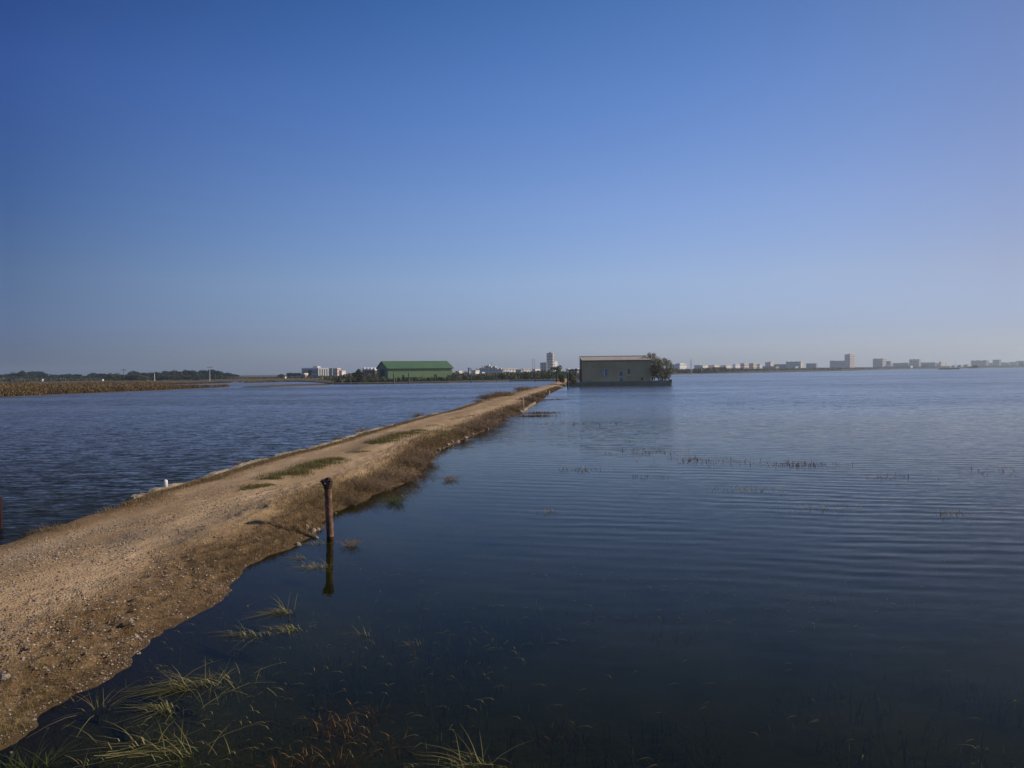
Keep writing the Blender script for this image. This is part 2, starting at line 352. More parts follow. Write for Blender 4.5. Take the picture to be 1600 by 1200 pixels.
for y in ys:
    l, r = Lx(y), Rx(y)
    for i in range(NC+1):
        t = i/NC
        if t < .06: x = l - 1.3*(1-t/.06)
        elif t > .90: x = r + 2.2*(t-.90)/.10
        else: x = l + (r-l)*((t-.06)/.84)
        mb.v.append((x, y, gh(x, y)))
        dl, dr = x-l, r-x; wv = dl/max(.1, dl+dr)
        bank = max(1-sm(.45+.2*nz(0, y, .5, 2), 1.05+.35*nz(0, y, .7, 3), dr) if y > 11 else 1-sm(.6+.3*nz(0, y, .7, 2), 1.45+.4*nz(0, y, .9, 3), dr), 1-(sm(.55, 1.35+.3*nz(0, y, .9, 1), dl) if y < 14.9 else sm(.35, .8, dl)))
        grav = (1-sm(7.5, 13, y))*sm(.3, 1.1, dr)*(1-sm(2.2, 3.6, dr)) + .35*math.exp(-((wv-.47)/.12)**2) + .06
        damp = 0
        for (u, v, rx, ry) in ((293,830,.28,.55),(370,798,.3,.9),(200,840,.25,.7),(560,700,.2,1.5)):
            c = P(u, v, .3); damp = max(damp, math.exp(-(((x-c.x)/rx)**2+((y-c.y)/ry)**2)))
        rt = (math.exp(-((wv-.27)/.085)**2) + math.exp(-((wv-.64)/.10)**2))*sm(.5, 1.0, min(dl, dr))*(.75+.5*nz(x, y, .35, 12)); cols_.append((max(0, min(1, bank)), min(1, grav), damp*.9, max(0, min(1, rt))))
for j in range(len(ys)-1):
    for i in range(NC):
        a = j*(NC+1)+i; mb.f.append((a, a+1, a+NC+2, a+NC+1)); mb.m.append(0)
cw = mb.build('dirt_causeway', M['track'], smooth=True); tag(cw, kind='structure')
ca = cw.data.color_attributes.new('ground', 'FLOAT_COLOR', 'POINT')
ca.data.foreach_set('color', [c for k in cols_ for c in k])

def slab(name, pts, z, depth=.9, m=None, parent=None):
    vs = [Vector((p[0], p[1], z)) for p in pts]; n = len(vs)
    tri = tessellate_polygon([vs])
    b = MB(); b.add(vs + [v - Vector((0, 0, depth)) for v in vs], [tuple(t) for t in tri] + [(i, (i+1) % n, n+(i+1) % n, n+i) for i in range(n)])
    me = b.mesh(name, m or M['earth'])
    import bmesh
    bm = bmesh.new(); bm.from_mesh(me); bmesh.ops.recalc_face_normals(bm, faces=bm.faces); bm.to_mesh(me); bm.free()
    o = bpy.data.objects.new(name, me); col.objects.link(o); return o
shore_px = [(-400,607),(100,603),(225,601),(238,599.3),(330,598.6),(372,597.2),(470,596.3),(500,598),(520,600.6),(560,600.6),(640,599.3),(700,598.2),(760,596.8),(800,595.8),(840,595.2),(866,595.2),
            (886,596),(905,593.5),(960,588),(1040,586),(1062,585),(1100,584),(1160,583),(1220,581.6),(1300,580.0),(1400,577.2),(1480,575.9),(1560,574.7),(1640,573.6),(1900,569.9)]
SH = [P(*q) for q in shore_px]
# break the straight runs so that the shore wanders a little
SHW = []
for a, b in zip(SH, SH[1:]):
    n = max(1, min(14, int((b-a).length/12)))
    for k in range(n):
        q = a.lerp(b, k/n); t = (q.y*.012)*nz(q.x, q.y, .03, 1); SHW.append((q.x, q.y+(t if 0 < k else 0)))
pts = SHW + [(SH[-1].x, SH[-1].y), (BIG-20, 2600), (BIG-20, BIG-20), (-BIG+20, BIG-20), (-BIG+20, SH[0].y)]
land = slab('ground', pts, .22); tag(land, kind='structure')
reedland_px = [(-260,631),(-60,623),(0,620.5),(60,617.5),(150,613.5),(240,610),(300,607.3),(350,605),(352,603.5),(300,603.8),(245,603.6),(225,600.8),(100,602),(-260,609)]
rl = slab('reed_bank', [tuple(P(*q))[:2] for q in reedland_px], .04); tag(rl, kind='structure')
spit_px = [(378,605.6),(420,605.2),(480,602.8),(514,601.8),(520,600.4),(512,599.6),(470,600.2),(450,600.8),(420,602.6),(380,604.0)]
sl = slab('mud_spit', [tuple(P(*q))[:2] for q in spit_px], .04); tag(sl, kind='structure')

# ------------------------------------------------------------------ vegetation makers
def rv(rng):
    while True:
        v = Vector((rng.uniform(-1,1), rng.uniform(-1,1), rng.uniform(-1,1)))
        if .05 < v.length < 1: return v
def crown_mb(rng, rx, rz, zc, n, leaf, nclump=9, ry=None, fill=.75):
    ry = ry or rx; b = MB()
    cl = []
    for i in range(nclump):
        d = rv(rng).normalized()*rng.uniform(.35, .72)
        cl.append((Vector((d.x*rx, d.y*ry, zc + d.z*rz)), rng.uniform(.30, .52)))
    for i in range(n):
        c, cr = cl[rng.randrange(nclump)]
        d = rv(rng); d = d.normalized()*(d.length**.4)
        p = c + Vector((d.x*rx*cr, d.y*ry*cr, d.z*rz*cr))
        a = rv(rng).normalized(); e = a.orthogonal().normalized(); s = leaf*rng.uniform(.6, 1.3)
        b.quad(p, a*s, e*s*.6)
    return b
def tree_proto(name, leafm, rx, rz, zc, n, leaf, seed, trunk_r=.15, nclump=9, trunk=True):
    rng = random.Random(seed); t = empty(name)
    crown_mb(rng, rx, rz, zc, n, leaf, nclump).build('crown', leafm, t)
    b = MB(); b.tube([(0,0,-.1),(.05,0,zc*.5),(0,.05,zc)], [trunk_r, trunk_r*.8, trunk_r*.4], 6)
    for k in range(4):
        a = k*1.6+rng.random(); b.tube([(0,0,zc*.5),(math.cos(a)*rx*.6, math.sin(a)*rx*.6, zc*1.05)], [trunk_r*.5, trunk_r*.15], 5)
    b.build('trunk', M['bark'], t)
    return t
protos = {
 'pine': [tree_proto('pine_tree', M['pine'], 3.3, 3.3, 3.8, 900, .33, 11+i, .22, 13) for i in range(3)],
 'bush': [tree_proto('bushy_tree', M['olive'], 2.3, 1.9, 2.0, 520, .20, 31+i, .10, 10) for i in range(3)],
 'shrub': [tree_proto('shrub', M['shrubgreen'], 1.0, .95, .95, 420, .10, 51+i, .05, 8) for i in range(3)],
 'brown': [tree_proto('shrub', M['brownscrub'], 1.4, 1.0, 1.0, 380, .13, 61+i, .05, 8) for i in range(2)],
}
used = set()
def plant(kind, u, vtop, vbase, dist, wpx, label, cat, group=None, name=None, i=0):
    ps = protos[kind]; p = ps[i % len(ps)]
    base = PY(u, vbase, dist); top = PY(u, vtop, dist)
    o = copy_tree(p)
    if name: o.name = name
    zr = {'pine': 7.0, 'bush': 3.9, 'shrub': 1.9, 'brown': 2.0}[kind]; xr = {'pine': 6.2, 'bush': 4.4, 'shrub': 1.95, 'brown': 2.7}[kind]
    z0 = .15
    o.location = (base.x, base.y, z0); hz = (top.z-z0)/zr; hx = (wpx/F*dist)/xr
    o.scale = (hx, hx, hz); o.rotation_euler.z = (i*2.3) % 6.28
    tag(o, label, cat, group); return o

# far left wood: one pine after another
rng = random.Random(4)
pine_top = [(0,586),(14,583.5),(24,580),(36,579),(48,579.5),(60,578.5),(70,582.5),(82,585),(96,584),(108,584),(118,584),(132,586),(146,582.5),(158,583),(178,581.5),(208,579.5),(222,582),(232,580.5),(244,581),(262,579),
            (274,577.3),(290,577.5),(304,578),(320,576.8),(330,577),(342,578.5),(352,581),(364,584.5)]
for i, (u, v) in enumerate(pine_top):
    d = 560 + 70*math.sin(i*1.7)
    plant('pine', u, v, 595, d, rng.uniform(19, 27), f'dark green pine in the distant wood behind the reeds, {ORD[i]} from the left', 'tree', 'dark pines along the far left wood', i=i)
bush_top = [(178,583.5,18),(192,585,14),(207,585,16),(222,585.5,17),(238,589,12),(252,588,16),(272,584.5,18),(285,584.5,18),(297,585.5,16),(306,588,12)]
for i, (u, v, wd) in enumerate(bush_top):
    plant('bush', u, v, 598, 345+8*math.sin(i*2.), wd*1.35+3, f'olive green bush before the dark wood, {ORD[i]} from the left', 'bush', 'olive bushes in front of the dark wood', i=i)
for i, (u, v, wd) in enumerate([(440,584.5,14),(452,582,14),(463,581.5,18)]):
    plant('pine', u, v, 592, 480, wd, ['small dark tree leftmost of three before the blue-grey block','middle dark tree of three left of the blue-grey block','wide dark tree just left of the ruined tan house'][i], 'tree', 'dark trees beside the hospital block', i=i)
plant('pine', 484, 577.5, 590, 430, 8, 'narrow dark tree before the blue-grey wing of the hospital block', 'tree', i=1)
plant('bush', 562, 576, 598.5, 205, 20, 'large round dark tree left of the green barn', 'tree', name='round_tree', i=1)
plant('bush', 562.5, 588, 600, 196, 12, 'pale green bush at the foot of the round dark tree', 'bush', name='shrub', i=2)
for i, (u, vt, wd) in enumerate([(622,588,4.5),(631,584.5,5),(647,588,5),(669,588.5,5),(681,583.5,5),(689,588,5),(701,584.5,6)]):
    plant('shrub', u, vt, 598, 205, wd+1, f'small dark tree in front of the long green barn wall, {ORD[i]} from the left', 'small tree', 'small trees along the green barn', name='small_tree', i=i)
for i, (u, vt, wd, k, lb) in enumerate([(747,583,9,'shrub','dark round shrub behind the fence below the stepped white block'),(785,582,17,'shrub','broad blue-green shrub behind the fence right of the stepped block'),
     (822,581,14,'brown','wide orange-brown bush behind the fence, left one of two brown bushes'),(838,579,15,'brown','tall brown bush behind the fence just left of the palm'),(856,583,13,'shrub','dark shrub between the brown bush and the palm trunk'),(726,586,10,'brown','low brown bush behind the fence right of the green barn')]):
    plant(k, u, vt, 597, 215, wd, lb, 'shrub', 'shrubs behind the shore fence', i=i)
def hide_protos():
    for ps in protos.values():
        for p in ps:
            for c in list(p.children): bpy.data.objects.remove(c)
            bpy.data.objects.remove(p)

# scrub that reads as one mass
def scrub(name, runs, m, dens, leaf, seed, label, sq=1.0):
    rng = random.Random(seed); b = MB()
    for (u0, v0, u1, v1, dist0, dist1, h, thick) in runs:      # tops in px along the run, distance of each end
        a, c = PY(u0, v0, dist0), PY(u1, v1, dist1); Ln = (a-c).length
        for k in range(int(Ln*dens)):
            t = rng.random(); q = a.lerp(c, t); hh = max(.3, (q.z)*(.9+(.22 if name == 'reeds' else .5)*nz(q.x, q.y, h, seed)))
            p = Vector((q.x+rng.uniform(-.5,.5), q.y+rng.uniform(0, thick), .1+rng.random()**.8*hh))
            a1 = Vector((rng.uniform(-.6,.6), rng.uniform(-.6,.6), rng.uniform(.3, 1))).normalized(); e = a1.cross(rv(rng)).normalized(); s = leaf*rng.uniform(.5, 1.3)
            b.quad(p, a1*s*sq, e*s*.55)
    o = b.build(name, m); tag(o, label, kind='stuff'); return o
scrub('reeds', [(-60,600,60,598.5,118,135,.25,14),(60,598.5,180,598,135,180,.25,14),(180,598,242,599,180,222,.2,12),(242,599.8,300,602.5,215,228,.3,8),(300,603.2,352,603.2,228,245,.3,6),
    (-60,606,60,605,97,113,.4,5),(60,605,150,603,113,125,.4,5),(150,603,240,602,125,139,.4,5),
    (-60,610,60,609,96,111,.4,2),(60,609,150,605,111,123,.4,2),(150,605,240,602.6,123,137,.4,2),(240,602.3,300,602.6,137,150,.4,4),(300,602.8,350,603.6,150,163,.4,3)], M['reed'], 300, .062, 5, None, 2.6)
scrub('reeds', [(380,602.6,450,600,240,262,.3,5),(450,597.6,514,597.2,262,250,.3,6)], M['reed'], 110, .11, 6, None, 2)
scrub('scrub', [(-60,590,380,590,520,540,.05,30),(-60,592,235,593,380,420,.05,30),(330,592.5,400,590.5,420,430,.05,30),(-60,592,235,593,400,420,.05,20),(400,589.5,520,589,430,420,.05,30),(500,590,560,586,260,240,.1,14),(520,592,590,590,200,200,.2,8)], M['farscrub'], 26, .42, 7, None, 1.3)
scrub('scrub', [(-60,587.5,180,587,470,480,.03,15),(180,586.5,345,586,400,420,.03,15),(-60,590,180,589.5,440,450,.05,15)], M['pine'], 30, .5, 17, None, 1.1)
scrub('scrub', [(560,592,640,592,196,202,.15,9),(640,592,720,590,202,209,.15,9),(700,585,800,585,215,222,.12,14),(800,584.5,890,583,222,226,.12,14)], M['shrubgreen'], 60, .26, 8, None, 1.3)
scrub('scrub', [(530,583,590,583,300,300,.1,20),(700,582,790,582,300,300,.1,20),(790,582,900,581,300,300,.1,20)], M['brownscrub'], 24, .4, 9, None, 1.3)
scrub('scrub', [(1030,578.5,1160,577,430,640,.03,25),(1160,577.3,1230,576.5,640,800,.03,30),(1230,576.2,1420,574,800,1250,.02,40),(1420,573.3,1650,570.6,1250,1600,.015,60),(1100,575.6,1140,575.4,470,560,.03,20)], M['farscrub'], 7, .95, 10, None, 1.0)
scrub('scrub', [(1272,581.2,1300,580.6,760,800,.03,6),(1300,580.4,1315,580,780,800,.03,6)], M['farscrub'], 8, .5, 12, None)
scrub('scrub', [(1516,572.5,1532,572.3,900,905,.05,10),(1470,577.6,1500,577.3,620,640,.05,3)], M['farscrub'], 12, .5, 13, None)
for i,(u,v,wd) in enumerate([(1228,574.5,9),(1182,575.5,7),(1445,570.5,10),(1523,570.2,10),(1597,567.5,10)]):
    plant('bush', u, v, 577, [780,650,1250,880,1450][i], wd, ['small dark tree on the far shore below the long flat-roofed block','tiny tree at the far shore end of the cream blocks','dark tree on the far right shore under a square block','bushy clump on the small island at the far right','dark tree at the far right edge of the shore'][i], 'tree', 'lone trees on the far right shore', name='shore_tree', i=i)

# ------------------------------------------------------------------ green barn
def box_walls(b, L_, D, H): b.box(0, L_, 0, D, 0, H)
def metal_sheet(name, c1, c2, pitch=.35):
    mt, nt, b = mat(name); tc = N(nt, 'ShaderNodeTexCoord')
    n1 = noisetex(nt, tc.outputs['Object'], .35, 5); nt.links.new(ramp(nt, n1, [(.3, c1), (.7, c2)]), b.inputs['Base Color'])
    w_ = N(nt, 'ShaderNodeTexWave', Scale=1/pitch*.314*3.2); w_.bands_direction = 'X'; nt.links.new(tc.outputs['Object'], w_.inputs['Vector'])
    bp = N(nt, 'ShaderNodeBump', Strength=.4, Distance=.03); nt.links.new(w_.outputs['Fac'], bp.inputs['Height']); nt.links.new(bp.outputs[0], b.inputs['Normal'])
    b.inputs['Roughness'].default_value = .5; return mt
M['barnwall'] = metal_sheet('green_wall_sheet', (.098,.175,.068), (.125,.205,.085)); M['barnroof'] = metal_sheet('green_roof_sheet', (.070,.14,.050), (.090,.165,.062))
M['barndark'] = noisy('dark_green_trim', (.02,.05,.02), (.03,.07,.03), 1)
BD = 232.0; c0 = PY(606, 592, BD); th = R(29)
barn = empty('green_barn', (c0.x, c0.y, .15), th)
s_ = BD/F; eave = PY(606, 575.5, BD).z-.15; ridge = PY(597, 565.0, BD+4).z-.15; BL = 20.6; BDp = 9.2
b = MB(); b.box(0, BL, 0, BDp, 0, eave)
b.add([(0,0,eave),(0,BDp,eave),(0,BDp/2,ridge-.05),(.2,0,eave),(.2,BDp,eave),(.2,BDp/2,ridge-.05)], [(0,2,1),(3,4,5),(0,3,5,2),(1,2,5,4)])
b.add([(BL-.2,0,eave),(BL-.2,BDp,eave),(BL-.2,BDp/2,ridge-.05),(BL,0,eave),(BL,BDp,eave),(BL,BDp/2,ridge-.05)], [(0,2,1),(3,4,5),(0,3,5,2),(1,2,5,4)])
b.build('wall', M['barnwall'], barn)
b = MB()
for sgn in (0, 1):
    ye = -.35 if sgn == 0 else BDp+.35; ze = eave-.12
    v = [(-.3,ye,ze),(BL+.3,ye,ze),(BL+.3,BDp/2,ridge),(-.3,BDp/2,ridge)]
    vv = v + [(x,y_,z+.14) for x,y_,z in v]
    b.add(vv, [(0,1,2,3),(7,6,5,4),(0,4,5,1),(1,5,6,2),(3,2,6,7),(0,3,7,4)])
b.build('roof', M['barnroof'], barn)
MB().box(-.32, BL+.32, -.47, -.36, eave-.24, eave-.15).build('gutter', M['barndark'], barn)
MB().box(-.06, -.003, 2.6, 6.4, 0, 3.4).build('door', M['barndark'], barn)
tag(barn, 'long green metal barn with a gabled roof on the far shore', 'barn')

# white arched tents left of the barn
M['cream'] = noisy('cream_render', (.62,.56,.46), (.74,.68,.58), .3)
for i, u in enumerate((568, 573.2, 578.2, 584)):
    q = PY(u, 579, 420); top = PY(u, 575.0, 420).z; bot = PY(u, 579.2, 420).z
    b = MB(); n = 10; r = .85; prof = [(r*math.cos(math.pi*k/n), (top-bot)*math.sin(math.pi*k/n)) for k in range(n+1)]
    v = [(x, 0, z+bot) for x, z in prof] + [(x, 3, z+bot) for x, z in prof]
    b.add(v, [tuple(range(n+1)), tuple(range(n+1, 2*n+2))[::-1]] + [(k, k+1+n, k+2+n, k+1) for k in range(n)]); 
    o = b.build('white_dome_roof', M['white']); w0 = MB().box(-r*.9, r*.9, .1, 2.9, 0, bot-.01).build('wall', M['bark'], o); o.location = (q.x, q.y, .2); o.rotation_euler.z = R(-35)
    tag(o, f'small white domed roof between round tree and green barn, {ORD[i]} from the left', 'domed roof', 'white domed roofs left of the barn')

# ------------------------------------------------------------------ far buildings
def facade(name, wall, glass, sx=3.2, sz=3.0, fw=.5, fh=.5, var=.1, horiz=False):
    mt, nt, b = mat(name); tc = N(nt, 'ShaderNodeTexCoord'); sp = N(nt, 'ShaderNodeSeparateXYZ'); nt.links.new(tc.outputs['Object'], sp.inputs[0])
    g = N(nt, 'ShaderNodeNewGeometry'); L = nt.links
    hx = mth(nt, 'ADD', sp.outputs[0], sp.outputs[1])
    fx = mth(nt, 'LESS_THAN', mth(nt, 'FRACT', mth(nt, 'DIVIDE', hx, sx)), fw); fz = mth(nt, 'LESS_THAN', mth(nt, 'FRACT', mth(nt, 'DIVIDE', sp.outputs[2], sz)), fh)
    mk = fz if horiz else mth(nt, 'MULTIPLY', fx, fz)
    w1 = ramp(nt, noisetex(nt, tc.outputs['Object'], .15, 4), [(.3, tuple(c*(1-var) for c in wall)), (.7, tuple(min(.85, c*(1+var)) for c in wall))])
    sn = N(nt, 'ShaderNodeSeparateXYZ'); L.new(g.outputs['Normal'], sn.inputs[0])
    mk = mth(nt, 'MULTIPLY', mk, mth(nt, 'LESS_THAN', sn.outputs[2], .5))
    L.new(mixc(nt, mk, w1, glass), b.inputs['Base Color']); b.inputs['Roughness'].default_value = .7
    return mt
FM = {'cream': facade('cream_facade', (.80,.71,.58), (.42,.38,.34)), 'white': facade('white_facade', (.83,.80,.74), (.35,.34,.33)),
      'pink': facade('pinkish_facade', (.66,.55,.47), (.33,.27,.24), horiz=True, fh=.4), 'grey': facade('grey_facade', (.42,.38,.34), (.16,.15,.15)),
      'blue': facade('blue_grey_facade', (.26,.31,.38), (.13,.16,.2), horiz=True, fh=.45), 'tan': noisy('tan_masonry', (.26,.19,.12), (.38,.29,.2), .6),
      'red': facade('red_frame_facade', (.50,.24,.19), (.6,.5,.45), 4, 3, .55, .6)}
def bld(name, label, u0, uc, u1, vtop, dist, mt='cream', cat='building', group=None, phi=35, vb=None, parts=()):
    q = PY(uc, vtop, dist); a = math.atan2(uc-800, F); ph = R(phi)
    sc_ = dist/F/math.cos(a)
    Lw = max(.5, (uc-u0)*sc_*math.cos(a)/math.cos(ph)); Dw = max(.5, (u1-uc)*sc_*math.cos(a)/math.sin(ph)); H = q.z-.2
    t = empty(name, (q.x, q.y, .2), -(a+ph))
    b = MB(); b.box(-Lw, 0, 0, Dw, 0, H); b.build('wall', FM[mt], t)
    b = MB(); b.box(-Lw-.15, .15, -.15, 0-.003, H-.5, H+.35); b.box(0.003, .15, 0, Dw, H-.5, H+.35); b.box(-Lw-.15, -Lw-.003, 0, Dw, H-.5, H+.35); b.build('parapet', M['cream'] if mt != 'grey' else M['concrete'], t)
    for (f0, f1, hp) in parts:                           # stair heads and penthouses: fractions of the length, height in px
        MB().box(-Lw+Lw*f0, -Lw+Lw*f1, Dw*.2, Dw*.8, H+.01, H+hp*dist/F).build('penthouse', FM[mt], t)
    tag(t, label, cat, group); return t
G1 = 'apartment blocks along the far right shore'
bld('apartment_block', 'stepped white block just right of the house tree', 1047, 1062, 1073, 569.5, 900, 'white', group=G1, parts=[(.5,.9,2.2)])
bld('apartment_block', 'low cream block, first right of the lattice mast', 1085, 1098, 1106, 571, 950, 'cream', group=G1, parts=[(.2,.5,1)])
bld('apartment_block', 'low cream block, second right of the lattice mast', 1107, 1116, 1123, 571, 960, 'cream', group=G1, parts=[(.5,.9,1)])
bld('apartment_block', 'low cream block, third right of the lattice mast', 1126, 1134.5, 1142, 571.3, 970, 'cream', group=G1, parts=[(.5,.9,.8)])
bld('apartment_block', 'pale block with a wide bright end, fourth right of the lattice mast', 1145, 1149, 1156.3, 570, 980, 'white', group=G1, parts=[(.2,.8,.8)])
bld('apartment_block', 'pinkish block, left of the matching taller pair', 1157, 1163, 1169.5, 568, 990, 'pink', group=G1, parts=[(.3,.7,.8)])
bld('apartment_block', 'pinkish block, right of the matching taller pair', 1170.5, 1177, 1182, 568, 1000, 'pink', group=G1, parts=[(.3,.7,.8)])
bld('apartment_block', 'narrow block between the pinkish pair and a long low grey block', 1183, 1187, 1191, 569.3, 1010, 'cream', group=G1)
bld('apartment_block', 'long low grey block with a small bright end', 1192, 1212, 1217, 572.5, 1020, 'grey', group=G1)
bld('apartment_block', 'taller block rising behind the long low grey one', 1196, 1204, 1210.5, 566.2, 1200, 'cream', group=G1, parts=[(.5,1,1.2)])
bld('apartment_block', 'long low plain block left of the big flat-roofed one', 1210, 1229, 1231, 569.3, 1100, 'grey', group=G1)
bld('apartment_block', 'big flat-roofed block with a notched roofline', 1229, 1251, 1255, 565.2, 1080, 'cream', group=G1, parts=[(.0,.12,.9),(.3,.42,.9),(.6,.72,.9),(.88,1,.9)])
bld('low_house', 'low white house in front of the big flat-roofed block', 1238, 1243, 1247, 573, 900, 'white', group='small white houses on the far shore')
bld('apartment_block', 'lone square low block between two wide gaps of sky', 1260.5, 1275, 1277, 568, 1250, 'grey', group=G1)
bld('apartment_block', 'long block adjoining the lone tall tower on its left', 1298, 1320, 1321, 563.8, 1500, 'grey', group=G1, parts=[(.0,.3,.7)])
bld('tower_block', 'lone tall tower, highest building on the far right shore', 1320.3, 1328, 1335, 554, 1400, 'pink', 'tower', parts=[(.3,.95,1.2)])
bld('apartment_block', 'large block with an arched white roof at its foot', 1365, 1379, 1384, 560.8, 1450, 'pink', group=G1, parts=[(.1,.3,1),(.7,.95,1)])
bld('apartment_block', 'lower wing behind the block with the arched white roof', 1378, 1391, 1393, 564.5, 1600, 'grey', group=G1)
bld('apartment_block', 'long low grey block right of the arched white roof', 1397, 1419, 1421, 567.3, 1500, 'grey', group=G1, parts=[(.6,.9,.7)])
bld('apartment_block', 'square block with a battlement-like roof among low ones', 1422, 1436, 1438.5, 562, 1500, 'pink', group=G1, parts=[(.0,.2,1.1),(.35,.6,1.3),(.8,1,1)])
bld('apartment_block', 'long low block left of the little spire', 1440, 1461, 1464, 566.4, 1550, 'blue', group=G1)
bld('apartment_block', 'small block carrying a little spire on its roof', 1464, 1470, 1479, 567.8, 1500, 'cream', group=G1, parts=[(.3,.8,3)])
bld('apartment_block', 'broad pale block with a notched roof near the right picture edge', 1520, 1541, 1544.5, 563.6, 1700, 'grey', group=G1, parts=[(.0,.15,.9),(.3,.5,1),(.75,.9,1)])
bld('apartment_block', 'low link between the two notched pale blocks', 1544.6, 1551, 1552, 567.2, 1720, 'grey', group=G1)
bld('apartment_block', 'smaller pale block with three roof blocks near the right picture edge', 1552.3, 1561, 1564, 562.6, 1700, 'grey', group=G1, parts=[(.0,.2,.8),(.4,.6,.8),(.8,1,.8)])
for i, (a_, b_, v_) in enumerate([(1564.5,1578,566.8),(1578,1590,566.0),(1590,1606,564.2)]):
    bld('apartment_block', ['low hazy block, leftmost of three at the right picture edge','low hazy block, middle of three at the right picture edge','low hazy block cut by the right picture edge'][i], a_, b_-1.5, b_, v_, 1800, 'grey', group=G1, parts=[(.2,.5,.6)])
# arched white hall
q = PY(1391, 572, 1300); s = 1300/F; b = MB(); n = 10
prof = [(5.2*s*math.cos(math.pi*k/n), .2+(3.6*s+1.5)*math.sin(math.pi*k/n)) for k in range(n+1)]
b.add([(x, 0, z) for x, z in prof] + [(x, 14, z) for x, z in prof], [tuple(range(n+1)), tuple(range(n+1, 2*n+2))[::-1]] + [(k, k+1+n, k+2+n, k+1) for k in range(n)])
o = b.build('arched_hall', M['white']); o.location = (q.x, q.y, 0); tag(o, 'white arched hall at the foot of a large block', 'hall')
for i, (u0, u1, v) in enumerate([(1420.5,1426,571.5),(1482,1487,572),(1488,1497,571.2),(1498,1507,570.6),(1508,1517,569.8)]):
    u_ = u0*.6+u1*.4
    bld('low_house', ['low white shed under the square block with the battlement-like roof','tiny white shed right of the little spire','low pale shed, second right of the little spire','low pale shed, third right of the little spire','low pale shed, fourth right of the little spire'][i], u0, u_, u1, v, 1200, 'white', group='low sheds on the far right shore')

# middle: stepped block, cream row, tower
G2 = 'town buildings behind the shore fence'
D2 = 760
st = PY(760, 590, D2); stp = empty('stepped_block', (st.x, st.y, .2), R(0)); s = D2/F
for (u0, u1, v) in [(740,749,578),(749,756,575),(756,764,571.5),(764,775,572.5),(775,785,575.2)]:
    MB().box((u0-760)*s, (u1-760)*s, 0, 14, 0, PY((u0+u1)/2, v, D2).z-.2).build('wall', FM['grey'], stp)
for (u, v) in [(745,576.5),(754,573),(763,570.5),(766.5,572.8),(773,572.8),(776.5,575.5),(782,575.5)]:
    zt = PY(u, v-.9, D2).z-.2; z0 = PY(u, v+1.6, D2).z-.2
    sh = MB().box(-1.7, 0, 0, 1.7, z0, zt).build('stair_head', M['white'], stp); sh.location = ((u-760)*s+.6, -1.9, 0); sh.rotation_euler.z = R(-48)
tag(stp, 'grey stepped pyramid-like block dotted with white roof boxes', 'building', G2)
bld('terrace_row', 'long cream apartment row right of the stepped block', 785, 786, 809, 576.2, 700, 'white', group=G2, phi=60)
bld('terrace_row', 'low grey building right of the long cream row', 806, 814, 816, 578, 640, 'grey', group=G2)
bld('terrace_row', 'short cream apartment row left of the twin masts', 815, 817, 829, 576.6, 700, 'white', group=G2, phi=60)
bld('low_house', 'low cream house behind the tall brown bush', 832, 836, 844, 577.5, 500, 'cream', group=G2)
bld('apartment_block', 'grey lower block attached left of the tall tower', 844, 854, 855, 567, 900, 'grey', group=G2, parts=[(.4,.8,.9)])
bld('tower_block', 'tall tower block behind the palm tree', 854, 863.5, 865.3, 552, 905, 'pink', 'tower', parts=[(.35,.75,2)])
bld('apartment_block', 'pale sunlit block attached right of the tall tower', 865, 866, 871, 564.5, 940, 'white', group=G2)
for i, (u0, u1, v, k, lb) in enumerate([(712,722,580.5,'cream','small cream house just right of the green barn'),(726,736,581.5,'tan','tan house with a flat roof left of the white chimney'),
       (737,749,579.5,'white','white house under the left steps of the stepped block'),(792,800,581.5,'red','red-roofed house below the long cream row'),(750,757,582.3,'white','tiny white house below the stepped block')]):
    bld('low_house', lb, u0, u0*.5+u1*.5, u1, v, 420+10*i, k, group='low houses behind the shore fence')
for i, (u, v) in enumerate([(878,577),(889,576.5),(897,577),(903,576.3)]):
    bld('low_house', f'tiny white roof above the pergola left of the house, {ORD[i]} from the left', u-5, u-1, u+2, v, 700, 'white', group='white roofs between palm and house')
b = MB(); b.box(-.3,.3,-.3,.3,0,7.5); q = PY(736, 582, 400); top = PY(736, 575.6, 400).z
b = MB(); b.box(-.3,.3,-.3,.3,0,top-.3); b.box(-.42,.42,-.42,.42,top-.3,top-.1); o = b.build('white_chimney', M['white']); o.location = (q.x, q.y, .2); tag(o, 'slim white chimney standing left of the stepped block', 'chimney')
q = PY(732.5, 582, 405); top = PY(732.5, 574.8, 405).z
b = MB(); b.box(-.35,.35,-.35,.35,0,top-.3); b.box(-.45,.45,-.45,.45,top-.3,top-.1); o = b.build('dark_chimney', M['wood']); o.location = (q.x, q.y, .2); tag(o, 'dark stack left of the slim white chimney', 'chimney')
# hospital-like block, left
G3 = 'buildings left of the barn'
hb = bld('hospital_block', 'blue-grey wing with a white penthouse, left of the white facade', 472, 496, 497, 575.5, 620, 'blue', group=G3)
s = 620/F; MB().box(-9*s, -1*s, .5, 5, PY(492,575,620).z-.2+.36, PY(492,572.3,620).z-.2).build('penthouse', M['white'], hb)
q = PY(497, 575.3, 618); wfb = empty('white_block', (q.x, q.y, .2), R(32)); H = q.z-.2; wl = 16*618/F/.93
MB().box(0, wl, .35, 8, 0, H).build('wall', M['wood'], wfb)
for k in range(5): MB().box(wl*k/4.6, wl*k/4.6+wl*.125, 0, .345, 0, H-.8).build('pier', M['white'], wfb)
MB().box(-.1, wl+.1, -.05, .345, H-.795, H+.2).build('cornice', M['white'], wfb)
tag(wfb, 'white block with five tall vertical piers', 'building', G3)
bld('link_block', 'dark grey block between the white piers and the red frame', 513, 519, 519.8, 576, 640, 'grey', group=G3)
